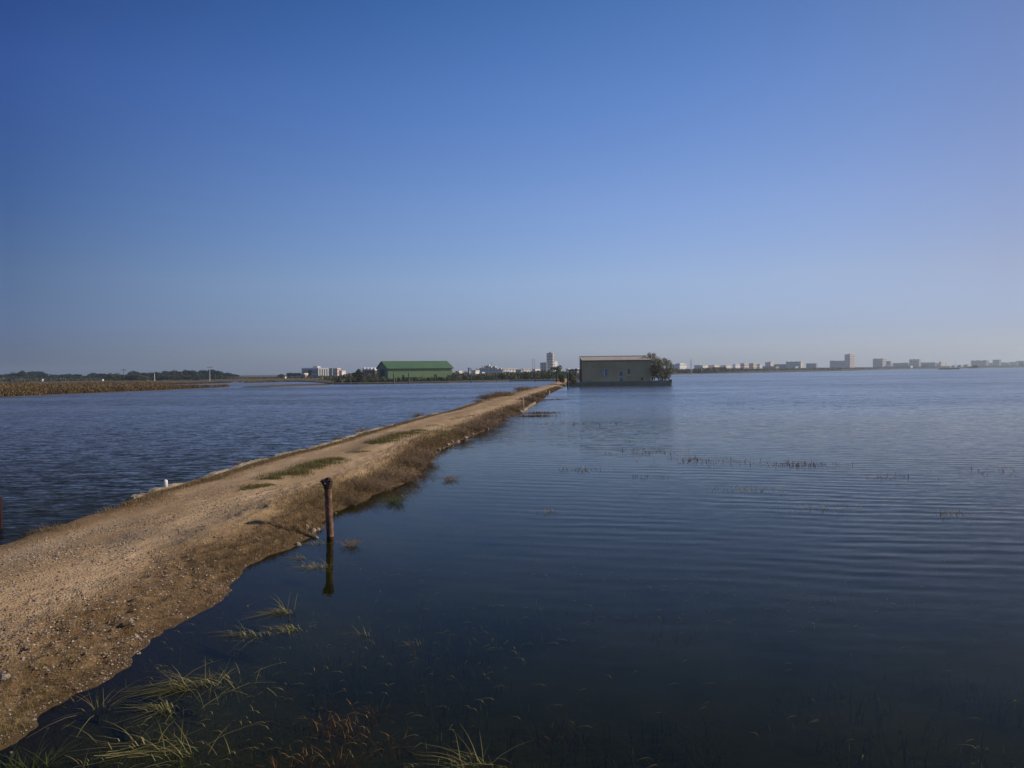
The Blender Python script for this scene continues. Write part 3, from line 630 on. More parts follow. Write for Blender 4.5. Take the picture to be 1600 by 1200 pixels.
bld('red_block', 'unfinished reddish frame building with pale infill', 520, 527, 532, 576, 650, 'red', group=G3, parts=[(.5,.8,1)])
bld('low_house', 'cream stepped house at the foot of the reddish building', 530, 534, 540, 580, 560, 'cream', group=G3)
rh = bld('ruined_house', 'ruined tan house with a broken wall top', 471, 475, 483, 584, 430, 'tan', group=G3)
for i, (u, v) in enumerate([(445.5,589.5),(66,593.5),(230,591),(160,593.8)]):
    bld('hut', ['tiny white hut on the shore left of the ruined house','tiny white hut before the wood at far left','tiny white roof among the olive bushes','tiny pale hut left of the olive bushes'][i], u-1.6, u-.2, u+1.6, v, [400,400,380,400][i], 'white', cat='hut', group='tiny white huts on the left shore')

# ------------------------------------------------------------------ poles and masts
def pole(name, u, vt, vb, dist, rpx, m, label, cat, group=None, cross=False, z0=0.1):
    q = PY(u, vb, dist); H = PY(u, vt, dist).z - z0; r = rpx*dist/F
    t = empty(name, (q.x, q.y, z0)); MB().tube([(0,0,-.3),(0,0,H)], [r, r*.7], 8).build('pole', m, t)
    if cross:
        MB().box(-.9, .9, -.06, .06, H-.5, H-.36).build('crossarm', M['wood'], t)
        for k in (-.8, 0, .8): MB().tube([(k,0,H-.35),(k,0,H-.15)], .05, 6).build('insulator', M['white'], t)
    tag(t, label, cat, group); return t
GP = 'slim poles on the left shore'
pole('power_pole', 328, 571.5, 598.5, 255, .45, M['white'], 'tallest white pole standing at the water edge on the left', 'pole', GP, True)
pole('power_pole', 193.5, 576, 598.5, 260, .4, M['wood'], 'thin grey pole rising from the reeds before the olive bushes', 'pole', GP, True)
pole('power_pole', 272.5, 576, 592, 330, .35, M['wood'], 'thin pole above the right group of olive bushes', 'pole', GP)
pole('power_pole', 241.5, 583, 592, 330, .6, M['white'], 'short stout white pole between the olive bushes', 'pole', GP)
pole('power_pole', 336.5, 583, 592, 330, .4, M['wood'], 'short thin pole right of the tallest white pole', 'pole', GP)
pole('radio_mast', 832.5, 560, 583, 900, .35, M['wood'], 'left one of two thin masts left of the tower', 'mast', 'twin masts', z0=.2)
pole('radio_mast', 835.6, 561, 583, 900, .3, M['wood'], 'right one of two thin masts left of the tower', 'mast', 'twin masts', z0=.2)
pole('radio_mast', 768.5, 564.5, 575, 770, .3, M['wood'], 'thin mast on the stepped block', 'mast', z0=.2)
# lattice mast
q = PY(1080, 584, 420); H = PY(1080, 560.5, 420).z; t = empty('lattice_mast', (q.x, q.y, .0))
b = MB()
for sx_, sy_ in ((-1,-1),(1,-1),(1,1),(-1,1)): b.tube([(sx_*.45,sy_*.45,-.5),(sx_*.12,sy_*.12,H*.8),(0,0,H)], [.05,.04,.03], 5)
for k in range(9):
    z1, z2 = k*H*.085, (k+1)*H*.085; w1, w2 = .45-.33*z1/(H*.8), .45-.33*z2/(H*.8)
    for a, c in (((-w1,-w1),(w2,-w2)),((w1,-w1),(w2,w2)),((w1,w1),(-w2,w2)),((-w1,w1),(-w2,-w2))): b.tube([(a[0],a[1],z1),(c[0],c[1],z2)], .03, 4)
b.build('lattice', M['white'], t)
for k, wd in ((.62,1.1),(.74,.9),(.86,.7)): MB().box(-wd, wd, -.05, .05, H*k, H*k+.08).build('crossarm', M['white'], t)
tag(t, 'pale lattice power mast standing by the far shore right of the house', 'pylon')
pole('power_pole', 1492.5, 564, 572, 1500, .3, M['wood'], 'faint thin pole over the far right sheds', 'pole', z0=.2)

# shore fence
fa = [(548,600.2),(570,600.2),(590,600),(615.5,599.6),(639,599.2),(660,598.8),(680,598.4),(700,598),(718,597.6),(736,597.2),(755,596.8),(776,596.4),(797.5,596),(817,595.7),(836,595.3),(856,595)]
fp = [P(u, v, .1) for u, v in fa]; fn = empty('shore_fence', fp[0]); o0 = fp[0]
big = {615.5, 639, 736, 797.5, 836}
for (u, v), p in zip(fa, fp):
    r = .13 if u in big else .06; h = 2.3 if u in big else 1.7; q = p-o0
    MB().box(q.x-r, q.x+r, q.y-r, q.y+r, -.3, h).build('post', M['concrete'], fn)
b = MB()
for a, c in zip(fp, fp[1:]):
    for z in (.5, .95, 1.45): b.tube([(a-o0)+Vector((0,-.07,z)), (c-o0)+Vector((0,-.07,z))], .015, 4)
b.build('wire', M['wood'], fn); tag(fn, 'long wire fence with pale posts along the far shore', 'fence')

# ------------------------------------------------------------------ the house on the water
HY = 130.0
def HX(u, v=585): return PY(u, v, HY).x
def HZ(v, u=950): return PY(u, v, HY).z
M['render'] = noisy('ochre_render', (.47,.36,.18), (.55,.43,.23), .5, .9, .3, 8, c3=(.60,.49,.29))
M['plinthm'] = noisy('plinth_concrete', (.22,.21,.14), (.32,.30,.20), .8, .9, .3, 8)
M['rooftile'] = noisy('flat_roof', (.34,.29,.23), (.45,.39,.31), 1.2, .9, .3, 10)
M['frame'] = noisy('window_white', (.74,.72,.66), (.82,.80,.74), 2, .5)
M['shutter'] = noisy('grey_blue_shutter', (.36,.36,.33), (.44,.43,.39), 3, .6)
mt, nt_, bb = mat('window_glass'); bb.inputs['Base Color'].default_value = (.03,.04,.055,1); bb.inputs['Roughness'].default_value = .08; M['glass'] = mt
x0, x1 = HX(909.5), HX(1017); zb = HZ(600.5, 950); ze = HZ(564.3, 950); zr = HZ(558.3, 950)+.02; D = 4.6
zr = PY(905, 558.4, HY+D).z; ze = PY(909.5, 564.2, HY).z
house = empty('waterside_house', (x0, HY, 0)); W = x1-x0
ops = []
def op(u0, u1, v0, v1): r = (HX(u0)-x0, HX(u1)-x0, HZ(v1, u0), HZ(v0, u0)); ops.append(r); return r
w1 = op(943.9, 948.3, 576.6, 587.4); dr_ = op(967.6, 973.4, 579.4, 600.0); w2 = op(980.6, 984.6, 575.9, 585.6)
zf = .55; dr_ = (dr_[0], dr_[1], zf, dr_[3]); ops[1] = dr_
xs = sorted({0, W, *[r[0] for r in ops], *[r[1] for r in ops]}); zs = sorted({zf, ze, *[r[2] for r in ops], *[r[3] for r in ops]})
b = MB()
for i in range(len(xs)-1):
    for j in range(len(zs)-1):
        cx, cz = (xs[i]+xs[i+1])/2, (zs[j]+zs[j+1])/2
        if any(r[0] < cx < r[1] and r[2] < cz < r[3] for r in ops): continue
        b.box(xs[i], xs[i+1], 0, .25, zs[j], zs[j+1])
def prismx(b, xa, xb, prof):
    n = len(prof); b.add([(xa, y_, z) for y_, z in prof] + [(xb, y_, z) for y_, z in prof], [tuple(range(n))[::-1], tuple(range(n, 2*n))] + [(k, (k+1) % n, n+(k+1) % n, n+k) for k in range(n)])
prismx(b, 0, .25, [(.25, zf), (D, zf), (D, zr-.1), (.25, ze+.02)]); prismx(b, W-.25, W, [(.25, zf), (D, zf), (D, zr-.1), (.25, ze+.02)])
b.box(.25, W-.25, D-.25, D, zf, zr-.12)
b.build('wall', M['render'], house)
b = MB(); prismx(b, -.02, W+.1, [(-.12, ze+.003), (D+.05, zr-.06), (D+.05, zr+.06), (-.12, ze+.12)]); roof = b.build('roof', M['rooftile'], house)
MB().box(-.02, W+.1, D-.1, D+.12, zr+.065, zr+.2).build('ridge_cap', M['white'], roof)
MB().box(-.02, W+.1, -.2, -.125, ze-.04, ze+.07).build('gutter', M['plinthm'], roof)
def win(r, name, shut):
    a, c, z0, z1 = r; fw = .055
    b = MB(); b.box(a, a+fw, .08, .16, z0, z1); b.box(c-fw, c, .08, .16, z0, z1); b.box(a+fw, c-fw, .08, .16, z0, z0+fw); b.box(a+fw, c-fw, .08, .16, z1-fw, z1)
    f = b.build(name, M['frame'], house)
    MB().box(a+fw, c-fw, .11, .13, z0+fw, z1-fw).build('pane', M['glass'], f)
    MB().box(a-.08, c+.08, -.07, -.003, z0-.09, z0-.01).build('sill', M['frame'] if not shut else M['shutter'], f)
    if shut:
        for s0, s1 in shut:
            b = MB(); b.box(s0, s1, -.05, -.004, z0, z1)
            b.build('shutter', M['shutter'], f)
    return f
f1 = win(w1, 'window', [(w1[0]-.40, w1[0]-.01), (w1[1]+.01, w1[1]+.30)])
mid = w1[0]+.10; MB().box(mid-.045, mid+.10, .075, .10, w1[2]+.06, w1[3]-.06).build('curtain', M['white'], f1)
f2 = win(w2, 'window', [])
# door with four panes
a, c, z0, z1 = dr_; b = MB(); fw = .07
b.box(a, a+fw, .06, .14, z0, z1); b.box(c-fw, c, .06, .14, z0, z1); b.box(a+fw, c-fw, .06, .14, z1-fw, z1); b.box(a+fw, c-fw, .06, .14, z0, z0+.15)
mx_ = (a+c)/2; zm = z0+(z1-z0)*.42; b.box(a+fw, c-fw, .06, .14, zm, zm+.13); b.box(mx_-.03, mx_+.03, .06, .14, z0+.15, zm); b.box(mx_-.03, mx_+.03, .06, .14, zm+.13, z1-fw)
dd = b.build('door', M['frame'], house)
for (p0, p1, q0, q1) in ((a+fw, mx_-.03, z0+.15, zm), (mx_+.03, c-fw, z0+.15, zm), (a+fw, mx_-.03, zm+.13, z1-fw), (mx_+.03, c-fw, zm+.13, z1-fw)):
    MB().box(p0, p1, .09, .11, q0, q1).build('pane', M['glass'], dd)
MB().box(c-.06, c-.02, .02, .06, zm-.02, zm+.1).build('handle', M['darkrust'], dd)
vx = HX(1003.2)-x0; vz = HZ(592, 1003); MB().box(vx-.13, vx+.13, -.04, -.003, vz-.16, vz+.16).build('vent', M['darkrust'], house)
MB().box(0-.05, W+.05, -.05, -.003, zf, zf+.16).build('plinth', M['plinthm'], house)
tag(house, 'single-storey ochre rendered house with a sloping roof standing in the water', 'house')
# terrace it stands on
ta, tb = HX(890, 602), HX(1019, 602); te = HX(1047, 602)
b = MB(); b.box(ta, te, HY-1.2, HY+8, -.6, .30); b.box(ta, tb, HY-1.25, HY-.95, .30, .62); b.box(ta, tb, HY-.95, HY+7.8, .30, .54)
o = b.build('terrace_platform', M['plinthm']); tag(o, 'low concrete platform carrying the house above the water', 'platform')
b = MB(); b.box(0, te-tb-.1, 0, .25, 0, .45); b.box(te-tb-.35, te-tb-.1, .25, 5, 0, .45); b.box(te-tb-.38, te-tb+.05, -.06, .3, 0, .62)
o = b.build('garden_wall', M['plinthm']); o.location = (tb+.05, HY-1.0, .305); tag(o, 'low dark garden wall in front of the broad tree', 'wall')
# pergola
t = empty('pergola', (HX(891.5), HY+1.2, .54)); pw = x0-HX(891.5)-.1
for px_ in (0.06, pw*.33, pw*.66, pw-.06):
    for py_ in (0, 2.8): MB().box(px_-.06, px_+.06, py_-.06, py_+.06, 0, 1.95).build('post', M['wood'], t)
MB().box(-.15, pw, -.2, 3.1, 1.955, 2.18).build('roof', M['wood'], t)
b = MB()
for k in range(9): b.box(pw*.12*k+.1, pw*.12*k+.13, -.02, .02, .1, 1.95)
b.box(0, pw, -.03, .03, .9, .97); b.build('railing', M['wood'], t)
tag(t, 'dark wooden pergola attached to the left end of the house', 'pergola')
# gate post in the water
q = P(887.3, 606.5); t = MB(); t.tube([(0,0,-.6),(0,0,2.15)], [.13,.11], 8); o = t.build('timber_post', M['stalk']); o.location = (q.x, q.y, 0); tag(o, 'thick dark post in the water left of the pergola', 'post')
# bushes by pergola
b = crown_mb(random.Random(77), .85, 1.05, 1.0, 1100, .07, 9); t = empty('climbing_shrub', (HX(893.5), HY-1.6, .25)); b.build('crown', M['vivid'], t)
MB().tube([(0,0,-.6),(.1,0,1.2)], [.06,.03], 6).build('trunk', M['bark'], t); tag(t, 'bright leafy shrub in front of the pergola', 'shrub')
b = crown_mb(random.Random(78), .7, .9, .9, 700, .08, 8); t = empty('shrub', (HX(884.5), HY+10, .25)); b.build('crown', M['shrubgreen'], t)
MB().tube([(0,0,-.4),(0,.1,1.)], [.06,.03], 6).build('trunk', M['bark'], t); tag(t, 'dark green shrub where the track reaches the house', 'shrub')

# broad tree at right end
def broad_tree(name, cx, cy, hgt, rad, seed, n, label, m):
    rng = random.Random(seed); t = empty(name, (cx, cy, .3)); tb_ = MB(); lf = MB(); tips = []; mids = []
    for k in range(5):
        a = k*1.26+rng.uniform(-.4,.4); base = Vector((math.cos(a)*.3, math.sin(a)*.25, -.1))
        mid = base + Vector((math.cos(a)*rad*.3, math.sin(a)*rad*.3, hgt*.36)); tb_.tube([base, base.lerp(mid,.5)+rv(rng)*.06, mid], [.09,.075,.055], 7); mids.append(mid)
    for j in range(120):
        d = rv(rng); d = d.normalized()*d.length**.45; e = Vector((d.x*rad*.92, d.y*rad*.92, hgt*.55+d.z*hgt*.42)); mid = min(mids, key=lambda q: (q-e).length)
        tb_.tube([mid, mid.lerp(e,.5)+rv(rng)*.12, e], [.035,.02,.006], 5); tips.append((e, rng.uniform(.25,.5), rng.random()))
    for i in range(n):
        e, r_, q_ = tips[rng.randrange(len(tips))]
        if rng.random() < q_*.5: continue
        p = e + rv(rng)*r_; p.z = max(.15, min(p.z, hgt)); a = rv(rng).normalized(); lf.quad(p, a*rng.uniform(.045,.085), a.orthogonal().normalized()*rng.uniform(.03,.055))
    lf.build('crown', m, t); tb_.build('trunk', M['bark'], t); tag(t, label, 'tree'); return t
broad_tree('broad_tree', HX(1035), HY+.6, HZ(559,1034)-.3, 2.2, 5, 6000, 'broad sparse leafy tree on the right end of the house platform', M['treeleaf'])
broad_tree('broad_tree', HX(1021.5), HY+2.4, HZ(551,1019)-.3, 1.95, 8, 5200, 'taller tree behind the right corner of the house roof', M['treeleaf'])

# palm
q = PY(870, 594, 175); t = empty('palm_tree', (q.x, q.y, .2)); H = PY(870, 577.3, 175).z-.2
MB().tube([(0,0,-.2),(.05,0,H*.5),(0,0,H)], [.2,.15,.17], 8).build('trunk', M['bark'], t); rng = random.Random(2)
for k in range(13):
    a = k*2.4; up = rng.uniform(.2, 1.75); Lf = rng.uniform(2.2, 2.8); b = MB(); pts_ = []
    for j in range(9):
        s_ = j/8; hr_ = 1-.28*up*up/3*1.2; pts_.append(Vector((math.cos(a)*Lf*s_*hr_, math.sin(a)*Lf*s_*hr_, H + Lf*(up*s_ - (up+.45)*s_*s_))))
    b.tube(pts_, [.035*(1-.8*j/8) for j in range(9)], 4)
    for j in range(1, 9):
        for h in (0, .5):
            p = pts_[j-1].lerp(pts_[j], h); d = (pts_[j]-pts_[j-1]).normalized(); sd_ = d.cross(Vector((0,0,1))).normalized()
            for sg in (-1, 1):
                e = p + (sd_*sg*.75 + d*.5 - Vector((0,0,.45))).normalized()*.55*(1.1-abs(j/8-.45)); b.ribbon([p, p.lerp(e,.5), e], .13, d)
    b.build('frond', M['palm'], t)
tag(t, 'short palm tree with arching fronds left of the house', 'palm')

# ------------------------------------------------------------------ near things on and beside the causeway
# rusty pipe with clamp head, leaning slightly
q = P(516, 838); top = PY(512, 759, q.y)
t = empty('rusty_pipe_post', (q.x, q.y, 0)); H = top.z; lean = top.x-q.x
b = MB(); rr = .055
ax_ = Vector((lean, 0, H)); n = 14
b.tube([ax_*(-.5)] + [ax_*(k/n) + Vector((.002*math.sin(k*2.1), .002*math.cos(k*1.7), 0)) for k in range(n+1)], rr, 16); b.build('pipe', M['rust'], t, True)
b = MB(); hd = ax_*1.0
for k in range(8):   # eight-sided cast socket flaring upward
    pass
b.tube([hd+Vector((0,0,-.05)), hd+Vector((0,0,-.01)), hd+Vector((0,0,.012))], [.058,.066,.07], 12)
b.tube([hd+Vector((-.004,0,.012)), hd+Vector((-.008,0,.05)), hd+Vector((-.012,0,.075))], [.07,.088,.078], 8)
head = b.build('socket', M['darkrust'], t)
b = MB(); b.tube([hd+Vector((-.015,-.02,.0)), hd+Vector((-.055,-.06,.06)), hd+Vector((-.085,-.05,.085))], [.03,.035,.028], 7)
b.tube([hd+Vector((.02,-.03,.02)), hd+Vector((.045,-.05,.075)), hd+Vector((.02,.0,.105))], [.03,.034,.028], 7)
b.tube([hd+Vector((-.08,-.03,.07)), hd+Vector((0,0,.112)), hd+Vector((.05,-.01,.098))], [.018,.024,.018], 7); b.build('clamp', M['darkrust'], head)
MB().tube([hd+Vector((-.02,-.14,.045)), hd+Vector((-.015,-.02,.045))], .012, 6).build('bolt', M['rust'], head)
tag(t, 'rusty pipe post with a dark clamp head leaning in the near water', 'pipe post')

def rock_mb(rng, r, sq=.7):
    import bmesh
    bm = bmesh.new(); bmesh.ops.create_icosphere(bm, subdivisions=2, radius=r)
    off = rng.random()*50
    for v in bm.verts: v.co *= 1 + .45*noise.noise(v.co/r*1.1 + Vector((off, 0, 0))); v.co.z *= sq; v.co.x *= 1.15
    me = bpy.data.meshes.new('rock'); bm.to_mesh(me); bm.free(); me.materials.append(M['rock']); return me
rng = random.Random(9)
def rock(u, v, r, label, cat='stone', group=None, z=None):
    p = P(u, v, .08); o = bpy.data.objects.new('stone', rock_mb(rng, r)); col.objects.link(o)
    o.location = (p.x, p.y, max(gh(p.x, p.y), -.02)+r*.35 if z is None else z); o.rotation_euler = (rng.random(), rng.random(), rng.random()*6); tag(o, label, cat, group); return o
GR = 'pale stones at the bank tip by the pipe'
rock(488,826,.06,'largest white stone of the heap left of the pipe','stone',GR); rock(480,823,.045,'small white stone at the left of the heap beside the pipe','stone',GR)
rock(493,832,.05,'pale stone at the water edge nearest the pipe','stone',GR); rock(498,820,.04,'upper small stone of the heap beside the pipe','stone',GR)
rock(466,843,.05,'grey stone at the water edge lowest of the heap left of the pipe','stone',GR)
rock(524,795,.03,'small pale stone just right of the pipe on the water line','stone')
GB = 'pale stones along the right water edge'
for i, (u, v, r) in enumerate([(681,704,.06),(686,699,.07),(692,697,.05),(699,694,.07),(707,690,.06),(716,687,.07),(727,682,.08),(738,677,.07),(762,668,.08)]):
    rock(u, v, r, f'pale stone on the right water edge beyond the dry bushes, {ORD[i]} from the near end', 'stone', GB)
rock(813,643,.20,'grey boulder at the end of the short concrete edge','boulder')
rock(213,986,.028,'pale stone among the near gravel above the water bend','stone'); rock(205,978,.022,'brownish stone beside the pale one in the near gravel','stone')
rock(190,969,.018,'small light stone in the upper near gravel','stone'); rock(73,1118,.014,'small white stone at the water line, lower left','stone'); rock(16,1158,.022,'pinkish stone at the lower left picture edge','stone')
rock(8,1068,.035,'flat grey stone at the left picture edge','stone'); rock(216,1007,.025,'tiny stone on the water line at the bend','stone')
rock(78,820,.06,'pale stone on the left bank edge of the track','stone')

# kerb of old concrete along the left edge
def edging(name, y0, y1, side, label, wd=.13, top=.25):
    rng = random.Random(int(y0*10)); b = MB(); y = y0; prev = None; vs = []
    while y < y1:
        x = (Lx(y)+.0 if side < 0 else Rx(y)-wd) ; j = .012; brk = .22*max(0, nz(0, y, .8, 4)-.08)+.10*max(0, nz(0, y, 3.1, 6)-.15)
        if y < y0+.8: brk += .09*rng.random()
        z = top-brk
        vs.append([(x+rng.uniform(-j,j)-.02, y, -.5), (x+rng.uniform(-j,j), y, z+rng.uniform(-j,j)), (x+wd+rng.uniform(-j,j), y, z+rng.uniform(-j,j)), (x+wd, y, -.2)]); y += max(.10, y*.006)
    v = [p for r_ in vs for p in r_]; f = []
    for i in range(len(vs)-1):
        for k in range(4): f.append((i*4+k, i*4+(k+1) % 4, i*4+4+(k+1) % 4, i*4+4+k))
    f.append((3,2,1,0)); e = (len(vs)-1)*4; f.append((e, e+1, e+2, e+3)); b.add(v, f)
    o = b.build(name, M['concrete']); tag(o, label, 'kerb'); return o
edging('concrete_kerb', 14.92, P(570,672).y, -1, 'long broken concrete edge along the left side of the track')
edging('concrete_kerb', P(595,664).y, P(640,652).y, -1, 'short concrete edge on the left side near the small weeds')
edging('concrete_kerb', P(690,643).y, P(716,635).y, -1, 'farthest short pale concrete edge on the left side')
edging('concrete_kerb', P(816,643).y, P(838,631).y, 1, 'short sunlit concrete edge on the right side by the stake', .12, .17)
# block lumps at the broken start of the kerb
for i, (u, v, r) in enumerate([(193,778,.09),(205,773,.07),(214,769,.06)]):
    p = P(u, v, .1); o = bpy.data.objects.new('concrete_lump', rock_mb(rng, r, .9)); col.objects.link(o); o.location = (Lx(p.y)+.12+.02*i, p.y, .13); o.rotation_euler = (.3*i, .5, i)
    tag(o, ['broken concrete lump at the near end of the left kerb','middle broken concrete lump behind the kerb end','third broken concrete lump nearest the white stub'][i], 'rubble', 'rubble at the kerb end')
# white stub
q = P(243.5, 760, .25); t = MB(); t.tube([(0,0,-.05),(0,0,.09),(.004,0,.13),(.006,0,.145)], [.045,.045,.038,.018], 14)
o = t.build('white_stub', M['white'], smooth=True); o.location = (Lx(q.y)+.09, q.y, .24); tag(o, 'short white rounded stub standing on the left kerb', 'marker post')
# stake
q = P(818.5, 644); t = MB(); t.tube([(0,0,-.4),(-.02,0,.45),(-.04,0,PY(817,621.5,q.y).z)], [.035,.035,.03], 7)
o = t.build('marker_stake', M['stake']); o.location = (q.x, q.y, 0); tag(o, 'thin pale stake on the right bank by the boulder', 'stake')
for i, (u, v, h) in enumerate([(858.5,615,.35),(841.5,606.5,.3),(853,613,.25)]):
    q = P(u, v, .15); o = MB().tube([(0,0,-.2),(0,0,h-.02),(0,0,h)], [.045,.045,.02], 7).build('white_peg', M['white']); o.location = (q.x, q.y, .1)
    tag(o, ['small white peg on the far right water edge','small white peg on the far left side of the track','lower white peg near the end of the track'][i], 'peg', 'white pegs by the far track')
# dark red post at left edge
q = P(1, 826); zt = PY(1, 777, q.y).z; t = empty('red_post', (q.x, q.y, 0)); MB().tube([(0,0,-.5),(0,0,zt)], [.036,.032], 10).build('post', M['redpost'], t)
tag(t, 'dark red post in the water cut by the left picture edge', 'post')

# ------------------------------------------------------------------ grasses
def blade(b, rng, p, h, wd, lean, az, seg=4):
    d = Vector((math.cos(az), math.sin(az), 0)); side = Vector((-d.y, d.x, 0))
    tw = rng.uniform(-.6, .6); side = (side*math.cos(tw) + Vector((0,0,1))*math.sin(tw)*.4).normalized()
    pts_ = [p + d*(lean*h*(s/seg)**1.8) + Vector((0,0,h*((s/seg) - .35*lean*(s/seg)**2.5))) for s in range(seg+1)]
    b.ribbon(pts_, wd, side)
rng = random.Random(21)
# grass on the crown of the track
b = MB()
def patch(b, u0, v0, u1, v1, halfw, n, h, z=.3):
    a, c = P(u0, v0, z), P(u1, v1, z); ax = (c-a); ln = ax.length; px = Vector((-ax.y, ax.x, 0)).normalized()
    for i in range(n):
        t = rng.random(); e = math.sin(math.pi*min(1, max(0, t)))**.6; s = rng.gauss(0, .6)*halfw*(.4+.6*e)
        p = a + ax*t + px*s
        if nz(p.x, p.y, 2.2, 3)+.5*nz(p.x, p.y, 7, 5) < rng.uniform(-.45, .25): continue
        p.z = gh(p.x, p.y)-.005; hh = 1.35*h*rng.uniform(.4, 1.2)*(.5+.5*e)
        blade(b, rng, p, hh, max(.004, p.y*.00035), rng.uniform(.2,1.3), rng.random()*6.28, 2)
for a in [(374,766,428,757,.24,2600,.06),(414,750,474,736,.36,6000,.10),(462,736,534,716,.36,6500,.10),(540,707,578,703,.22,700,.05),(577,694,620,685,.4,4200,.09),(605,686,647,676,.4,3600,.10),(645,674,664,672,.25,500,.07),(668,666,692,664,.28,500,.06),(705,655,740,648,.3,500,.06)]: patch(b, *a)
o = b.build('track_grass', M['grass']); tag(o, kind='stuff')
# left verge
b = MB()
for i in range(42000):
    y = 11.5*math.exp(rng.random()*math.log(110/11.5)); dn = .75+nz(0, y, .35, 8)+.5*nz(0, y, 1.3, 2)
    if rng.random() > dn: continue
    kerb = 14.9 < y < 57; x = Lx(y) + ((.2 if kerb else .3) + abs(rng.gauss(0, .22 if kerb else .38)))
    hs = (.10 if y < 15 else .07)+.06*max(0, nz(0, y, .5, 1))
    blade(b, rng, Vector((x, y, gh(x, y)-.01)), hs*rng.uniform(.5,1.5), max(.004, y*.00035), rng.uniform(.3,1.4), rng.random()*6.28, 2)
b.build('verge_grass', M['drygrass'])['kind'] = 'stuff'
# right verge matted dry weeds
b = MB()
for i in range(64000):
    y = 4.2*math.exp(rng.random()*math.log(115/4.2)); x = Rx(y) - abs(rng.gauss(0, .48)) - .02
    dn = (.55 if y < 9.5 else 1.0)
    if y < 9.5: dn *= max(.12, nz(x, y, 1.3, 6)*3)
    if rng.random() > dn*(1-sm(.4, 1.15, Rx(y)-x)): continue
    hs = (.055 if y < 10 else .10 if y < 14 else .10+.14*max(0, nz(0, y, .25, 3)+.2))
    lean = rng.uniform(.3, 1.8)
    blade(b, rng, Vector((x, y, gh(x, y)-.01)), hs*rng.uniform(.5,1.5), max(.0035, y*.00033), lean, rng.random()*6.28, 2)
b.build('bank_weeds', M['drygrass'])['kind'] = 'stuff'
b = MB()
for (u, v, ru, n, h) in [(85,1038,.35,700,.05),(20,1140,.3,500,.06),(60,1085,.3,400,.06),(8,1110,.2,300,.06),(520,778,.5,900,.08),(690,683,.9,900,.14),(720,672,.7,500,.12),(480,795,.5,500,.06)]:
    c = P(u, v, .15)
    for i in range(n):
        x, y = c.x+rng.gauss(0, .5)*ru, c.y+rng.gauss(0, .8)*ru
        if Rx(y)-x < .03: continue
        blade(b, rng, Vector((x, y, gh(x, y)-.01)), h*rng.uniform(.4,1.4), max(.004, y*.00035), rng.uniform(.2,1.2), rng.random()*6.28, 2)
b.build('green_grass', M['grass'])['kind'] = 'stuff'

# dry bushes on the right bank
def dry_bush(u, v, r, h, label, seed, m='twig', n=420, left=False, group='dry bushes on the causeway banks'):
    rng = random.Random(seed); p = P(u, v, .2); t = empty('dry_bush', (p.x, p.y, max(.0, gh(p.x, p.y)-.02))); b = MB(); lf = MB()
    wt = max(.004, p.y*.00028)
    for i in range(n):
        a = rng.random()*6.28; s = rng.random()**.6; base = Vector((rng.gauss(0,.28)*r, rng.gauss(0,.28)*r, 0))
        e = base + Vector((math.cos(a)*r*s, math.sin(a)*r*s, h*(1-.55*s*s)*rng.uniform(.45,1.05))); md = base.lerp(e,.5)+Vector((rng.gauss(0,.06)*r, rng.gauss(0,.06)*r, h*.1))
        b.ribbon([base, md, e], wt, rv(rng).normalized())
        for k in range(3):
            q = md.lerp(e, rng.random()); e2 = q + rv(rng)*r*.28; b.ribbon([q, q.lerp(e2,.5)+rv(rng)*.01, e2], wt*.7, rv(rng).normalized())
        if i % 3 == 0: q = e + rv(rng)*.06; lf.quad(q, rv(rng).normalized()*wt*2.2, rv(rng).normalized()*wt*1.3)
    b.build('stems', M[m], t); lf.build('leaves', M['drygrass'], t); tag(t, label, 'bush', group)
GBs = [(545,772,.32,.22),(568,757,.38,.28),(592,752,.45,.34),(612,743,.5,.40),(632,738,.45,.36),(650,722,.5,.42),(664,710,.45,.38),
       (718,676,.5,.3),(742,668,.7,.42),(756,662,.8,.5),(770,655,.8,.5),(782,649,.6,.4),(800,640,.7,.4),(828,627,.8,.4),(840,621,.8,.4)]
for i, (u, v, r, h) in enumerate(GBs):
    dry_bush(u, v, r, h, f'dry brown bush on the right bank, {ORD[i]} from the near end', 300+i)
for i, (u, v, r, h, lb) in enumerate([(411,716,.35,.28,'dry twiggy bush on the left kerb, densest of the weeds there'),(378,719,.25,.24,'sparse twiggy weed in the water left of the left bush'),(566,670,.35,.3,'sparse weed on the left kerb in mid distance'),
     (528,688,.25,.2,'low weed on the left kerb nearer than the sparse one'),(765,622,1.1,.45,'pale dry bush on the far left bank of the track'),(785,620,1.2,.45,'second pale dry bush on the far left bank'),(752,626,.6,.4,'dark low weed left of the pale far bush'),(655,647,.5,.3,'dark weed in the water at the left bank'),(820,608,1.4,.5,'low dry bush near the far left end of the track')]):
    dry_bush(u, v, r, h, lb, 400+i, m='drygrass' if 'pale' in lb else 'twig', n=(110 if 'sparse' in lb or 'weed' in lb else 420))
# weeds standing in water right of the bank
dry_bush(702,737,.22,.14,'small dark tuft in the water right of the dry bushes', 501, n=90, group='tufts in the right water')
dry_bush(617,770,.25,.16,'leafy green tuft in the water below the dry bushes', 502, m='vivid', n=160, group='tufts in the right water')
dry_bush(545,832,.16,.13,'dry tuft in the water just right of the pipe', 503, n=90, group='tufts in the right water')
